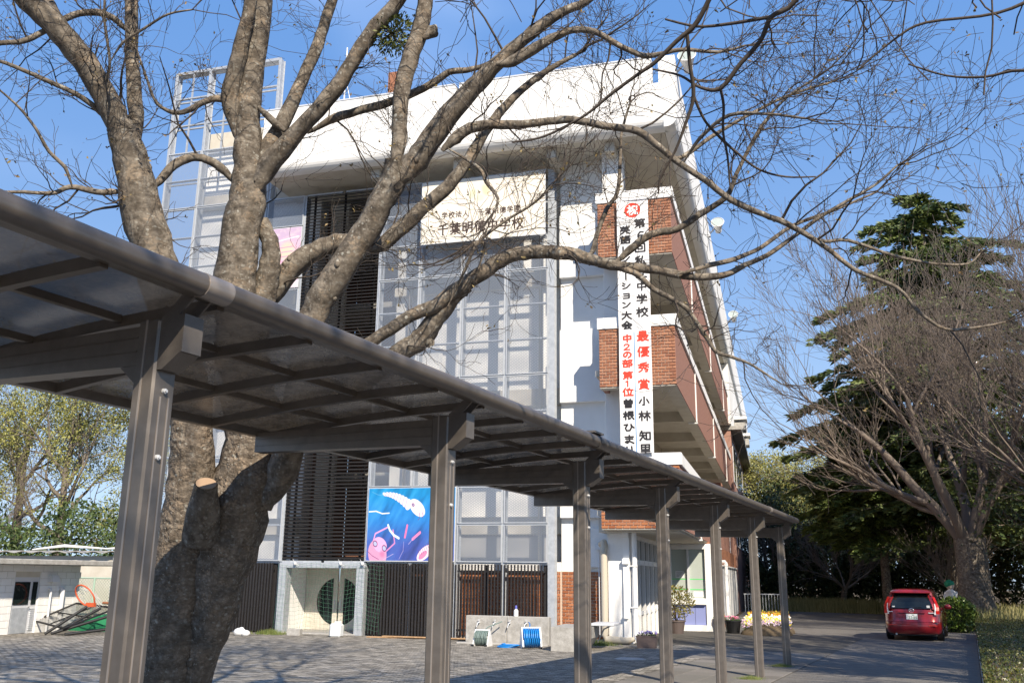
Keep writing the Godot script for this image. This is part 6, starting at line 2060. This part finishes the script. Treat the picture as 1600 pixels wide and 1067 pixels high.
func cedar(label: String, at: Vector3, h: float, rad: float, sd: int, low: float, lo: Color, hi: Color) -> void:
	var rg := RandomNumberGenerator.new()
	rg.seed = sd
	var t := thing("cedar_tree", label, "tree", at, "cedars behind the drive")
	var q := MB.new()
	q.tube(PackedVector3Array([Vector3(0, -.2, 0), Vector3(0, h * .3, 0), Vector3(.1, h * .7, 0), Vector3(0, h, 0)]), PackedFloat32Array([h * .022, h * .017, h * .01, .03]), 10, false, .06)
	var lf := MB.new()
	var n := 190
	for k in n:
		var f := pow(k / float(n), .9)
		var y := lerpf(h * low, h * .985, f) + rg.randf_range(-.5, .5)
		var L := rad * (1.0 - pow(f, 3.6) * .95) * rg.randf_range(.4, 1.05)
		if rg.randf() < .18: L *= .55
		var an := k * 2.399 + rg.randf_range(-.4, .4)
		var dir := Vector3(cos(an), 0, sin(an))
		var pts := PackedVector3Array()
		var rr := PackedFloat32Array()
		for j in 7:
			var s := j / 6.0
			pts.push_back(Vector3(0, y + L * (.22 * s - .34 * s * s), 0) + dir * L * s + rand_dir(rg) * .08)
			rr.push_back(lerpf(.09, .012, s) * (1.1 - f * .6))
		q.tube(pts, rr, 4)
		var side := dir.cross(Vector3.UP)
		var m := int(14 + L * 34)
		for j in m:
			var s := pow(rg.randf(), .75)
			var x := s * 6.0
			var i0 := mini(int(x), 5)
			var p := pts[i0].lerp(pts[i0 + 1], x - i0)
			var wsp := L * .24 * (1.05 - s * .75)
			var off := side * rg.randfn(0, wsp * .55)
			p += off + Vector3(0, -absf(off.length()) * .18 + rg.randf_range(-.18, .08), 0)
			lf.tint = lo.lerp(hi, rg.randf())
			for b in 3:
				var d := (dir * .8 + side * rg.randf_range(-1, 1) + Vector3(0, rg.randf_range(-.7, .25), 0)).normalized()
				leaf_quad(lf, p, d, rg.randf_range(.3, .6), .26, rg)
	obj("trunk", q, M.bark, t)
	obj("crown", lf, M.leaf, t)

func build_right_side() -> void:
	var rg := RandomNumberGenerator.new()
	rg.seed = 71
	# clipped hedge beside the drive
	var hd := thing("clipped_hedge", "low clipped green hedge running along the kerb of the drive", "hedge", uh * 15.0 + wh * 1.19 + Vector3.UP * gy((uh * 15.0).z))
	hd.basis = wb
	var q := MB.new()
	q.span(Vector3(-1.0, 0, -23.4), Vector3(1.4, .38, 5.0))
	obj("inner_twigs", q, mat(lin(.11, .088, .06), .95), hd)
	q = MB.new()
	for k in 60000:
		var z := rg.randf_range(-23.6, 5.2)
		var p: Vector3
		if rg.randf() < .7: p = Vector3(rg.randf_range(-1.12, 1.5), .42 + rg.randf_range(-.06, .05) + .02 * sin(z * 3.0), z)
		else: p = Vector3(-1.06 + rg.randf_range(-.06, .06), rg.randf_range(.02, .44), z)
		q.tint = Color(.035, .055, .012).lerp(Color(.16, .16, .04), pow(rg.randf(), 1.3)).lerp(Color(.17, .09, .04), .5 if rg.randf() < .12 else 0.0)
		leaf_quad(q, p, (rand_dir(rg) + Vector3.UP * .8).normalized(), rg.randf_range(.028, .05), .55, rg)
	obj("leaves", q, M.leaf_gloss, hd)
	# glossy shrub beside the car
	var sb := thing("glossy_shrub", "rounded glossy green shrub between the car and the big trunk", "shrub", Vector3(6.5, gy(-40), -40.0))
	q = MB.new()
	leaf_heap(q, rg, Vector3(0, .62, 0), Vector3(.75, .68, .7), 3200, Color(.03, .07, .012), Color(.16, .22, .045), .13)
	obj("leaves", q, M.leaf_gloss, sb)
	q = MB.new()
	for k in 12: q.rod(Vector3(rg.randfn(0, .1), 0, rg.randfn(0, .1)), Vector3(rg.randfn(0, .3), .9, rg.randfn(0, .3)), .02, 5)
	obj("stems", q, M.twig, sb)
	# white figure with a green head
	var fg := thing("garden_figure", "white figure with a green cap standing beyond the shrub", "statue", Vector3(8.0, gy(-50), -50.0))
	q = MB.new()
	q.lathe(Vector3.ZERO, [[.0, 0], [.2, 0], [.2, .1], [.16, .5], [.2, .85], [.27, 1.2], [.25, 1.45], [.12, 1.55], [.09, 1.6], [.0, 1.6]], 14)
	q.tube(PackedVector3Array([Vector3(-.2, 1.42, 0), Vector3(-.32, 1.15, .05), Vector3(-.3, .9, .12)]), PackedFloat32Array([.09, .08, .06]), 8, true)
	q.tube(PackedVector3Array([Vector3(.2, 1.42, 0), Vector3(.38, 1.2, .1), Vector3(.55, 1.34, .2)]), PackedFloat32Array([.09, .08, .06]), 8, true)
	obj("body", q, M.white_paint, fg)
	q = MB.new()
	q.ball(Vector3(0, 1.75, 0), Vector3(.19, .22, .2), 8, 12)
	obj("head", q, mat(lin(.62, .5, .42), .7), fg)
	q = MB.new()
	q.ball(Vector3(-.03, 1.82, -.02), Vector3(.23, .2, .24), 8, 12)
	obj("cap", q, mat(lin(.02, .30, .16), .6), fg)
	# the big bare tree behind the hedge, and those outside the view that shade the drive
	bare_tree("bare_tree", "huge bare tree with a flared pale trunk rising beyond the parked car", Vector3(8.3, gy(-45.5), -45.5), 19.0, .72, 12, "bare trees along the drive", M.twig_pale, Vector3(-.1, 0, .2), 4, .42, .2)
	bare_tree("bare_tree", "bare brown tree crowded close behind the end of the hedge", Vector3(13.6, gy(-41), -41.0), 15.0, .42, 19, "bare trees along the drive", M.twig_pale, Vector3(-.5, 0, .2), 4, .55, .2)
	bare_tree("bare_tree", "bare brown tree with fine upright twigs just beyond the hedge", Vector3(11.3, gy(-36), -35.5), 14.0, .36, 33, "bare trees along the drive", M.twig_pale, Vector3(-.2, 0, .1), 4, .5, .2)
	bare_tree("bare_tree", "bare tree beside the hedge whose shadow lies over the drive", Vector3(9.8, gy(-15), -13.5), 13.0, .24, 23, "bare trees along the drive", M.twig, Vector3(.2, 0, .1), 4, .75, .3, .018)
	bare_tree("bare_tree", "bare tree farther up the hedge casting streaks of shade on the drive", Vector3(14.0, gy(-22), -21.0), 13.0, .24, 27, "bare trees along the drive", M.twig, Vector3(.1, 0, .1), 4, .7, .3, .018)
	bare_tree("bare_tree", "bare tree whose branch shadows fall across the walkway posts", Vector3(5.5, gy(4), 5.0), 12.0, .4, 29, "bare trees along the drive", M.twig, Vector3(.1, 0, .2), 3, .7, .3, .016)

func build_far_trees() -> void:
	var rg := RandomNumberGenerator.new()
	rg.seed = 91
	cedar("tall dark cedar towering behind the huge bare tree", Vector3(9.6, gy(-57), -57.0), 25.5, 10.2, 3, .16, Color(.045, .078, .026), Color(.18, .22, .068))
	cedar("smaller brighter cedar with drooping sprays and a bare lower trunk", Vector3(6.0, gy(-58), -58.5), 13.5, 5.2, 4, .3, Color(.06, .10, .025), Color(.20, .25, .06))
	bare_tree("cherry_tree", "low spreading bare cherry tree on the verge where the drive ends", Vector3(3.9, gy(-66), -66.0), 6.5, .2, 40, "bare cherry trees", M.twig_pale, Vector3(.3, 0, 0), 3, 1.3, .25)
	bare_tree("cherry_tree", "small reddish bare cherry tree behind the parked car", Vector3(8.4, gy(-54), -53.0), 4.6, .14, 41, "bare cherry trees", M.twig_pale, Vector3(.2, 0, 0), 3, 1.1, .3)
	bare_tree("cherry_tree", "bare cherry tree beside the far end of the school wing", Vector3(.2, gy(-68), -69.0), 7.0, .2, 42, "bare cherry trees", M.twig_pale, Vector3(-.2, 0, 0), 3, 1.1, .25)
	var yl := Color(.15, .16, .04)
	var yh := Color(.36, .34, .11)
	var yellow := ["tall budding yellow green tree rising beside the end of the school wing", "budding yellow green tree between the wing and the cedars", "budding yellow green tree with a loose crown behind the cherry trees", "budding tree half hidden by the smaller cedar"]
	var yp := [Vector3(-.4, 0, -80), Vector3(2.6, 0, -84), Vector3(5.2, 0, -78), Vector3(8.6, 0, -86)]
	for k in 4:
		leafy_tree("budding_tree", yellow[k], Vector3(yp[k].x, gy(yp[k].z), yp[k].z), [11.5, 12.0, 9.5, 12.5][k], 4.0, 50 + k, "budding trees at the end of the drive", yl, yh, 40, .18)
	# dark evergreens closing the view
	var proto: Node3D = null
	var lab := "dark evergreen tree of the wood that closes the drive"
	for k in 15:
		var p := Vector3(-1.0 + k * 2.7 + rg.randf_range(-1, 1), 0, -74.0 - (k % 3) * 4.0 + k * .9)
		p.y = gy(p.z)
		if proto == null: proto = leafy_tree("evergreen_tree", lab, p, 9.0, 4.0, 60, "evergreens of the wood", Color(.028, .052, .017), Color(.11, .145, .045), 18, .22, .12)
		else:
			var c: Node3D = proto.duplicate()
			c.name = numbered("evergreen_tree")
			add_child(c)
			c.position = p
			c.rotation.y = rg.randf_range(0, TAU)
			var s := rg.randf_range(.7, 1.0) if k < 5 else rg.randf_range(.85, 1.35)
			c.scale = Vector3(s * 1.15, s, s * 1.15)
	leafy_tree("evergreen_tree", "dark glossy evergreen with a leaning black trunk at the hedge end", Vector3(12.3, gy(-43), -44.5), 9.5, 4.0, 66, "evergreens of the wood", Color(.02, .04, .012), Color(.085, .12, .03), 18, .2, .3)
	# undergrowth and rough grass of the verge
	var q := MB.new()
	for k in 52000:
		var x := rg.randf_range(-2, 26)
		var p := Vector3(x, 0, -70.0 + rg.randf_range(-2, 2) + maxf(0, x - 8) * 1.15)
		var hh := 4.0 + 1.1 * sin(x * 1.3) + .7 * sin(x * 3.1) + clampf((x - 8.0) * .5, 0, 2.2)
		p.y = gy(p.z) + hh * pow(rg.randf(), .7)
		q.tint = Color(.02, .034, .012).lerp(Color(.08, .10, .03), rg.randf())
		leaf_quad(q, p, (rand_dir(rg) + Vector3.UP * .3).normalized(), rg.randf_range(.16, .34), .55, rg)
	tag(obj("undergrowth", q, M.leaf), "dark undergrowth at the foot of the wood", "undergrowth", "", "stuff")
	q = MB.new()
	for k in 16000:
		var p := Vector3(rg.randf_range(-1.8, 9.5), 0, 0)
		p.z = -64.4 - rg.randf_range(0, 3.2) + maxf(0, p.x - 2.0) * .45
		if rg.randf() < .25: p = Vector3(rg.randf_range(7.2, 12), 0, rg.randf_range(-56, -39)); if p.x < 7.0 + (p.z + 40) * -.2: continue
		p.y = gy(p.z)
		q.tint = Color(.17, .18, .05).lerp(Color(.42, .37, .17), rg.randf())
		var w := rg.randf_range(.02, .04)
		q.tri(p - Vector3(w, 0, 0), p + Vector3(w, 0, 0), p + Vector3(rg.randfn(0, .12), rg.randf_range(.15, 1.0), rg.randfn(0, .12)))
	tag(obj("verge_grass", q, M.leaf), "rough dry grass on the verge at the end of the drive", "grass", "", "stuff")
	# railing by the wing
	var rl := thing("railing", "low grey metal railing beside the far wing", "railing", Vector3(-1.0, gy(-58), -58.0))
	for k in 13: bx("bar", Vector3(-1.0 + k * .17, 0, -.02), Vector3(-.97 + k * .17, 1.1, .02), M.steel, rl)
	bx("top_rail", Vector3(-1.05, 1.1, -.03), Vector3(1.1, 1.16, .03), M.steel, rl)
	# left of the school
	var lp := [Vector3(-41.0, 0, -46), Vector3(-48.0, 0, -50), Vector3(-35.5, 0, -52), Vector3(-56.0, 0, -48), Vector3(-50.0, 0, -40)]
	var ll := ["broad budding tree with golden green leaves behind the plaster store", "tall golden budding tree rising behind its neighbour over the store", "slender golden budding tree nearest the stair screen", "budding tree at the outer end of the store", "twiggy budding tree over the shed roof"]
	for k in 5:
		leafy_tree("golden_tree", ll[k], Vector3(lp[k].x, gy(lp[k].z), lp[k].z), [14.5, 16.5, 12.0, 15.0, 13.0][k], 5.0, 80 + k, "golden trees behind the store", Color(.15, .16, .035), Color(.38, .37, .11), 60, .14, .22)
	bare_tree("bare_tree", "pale bare tree among the golden trees behind the shed", Vector3(-43.5, gy(-40), -41.0), 10.0, .18, 44, "bare trees behind the shed", M.twig_pale, Vector3(.3, 0, 0), 3, .9, .2)
	q = MB.new()
	for k in 30000:
		var x := rg.randf_range(-62, -28)
		var p := Vector3(x, 0, -38.5 + rg.randf_range(-1.5, 1.5))
		p.y = gy(p.z) + (4.6 + .7 * sin(x * .9) + .4 * sin(x * 2.7)) * pow(rg.randf(), .7)
		q.tint = Color(.03, .055, .014).lerp(Color(.12, .17, .05), rg.randf())
		leaf_quad(q, p, (rand_dir(rg) + Vector3(0, -.2, 0)).normalized(), rg.randf_range(.15, .34), .35, rg)
	tag(obj("bamboo_thicket", q, M.leaf), "green bamboo thicket behind the plaster store", "thicket", "", "stuff")
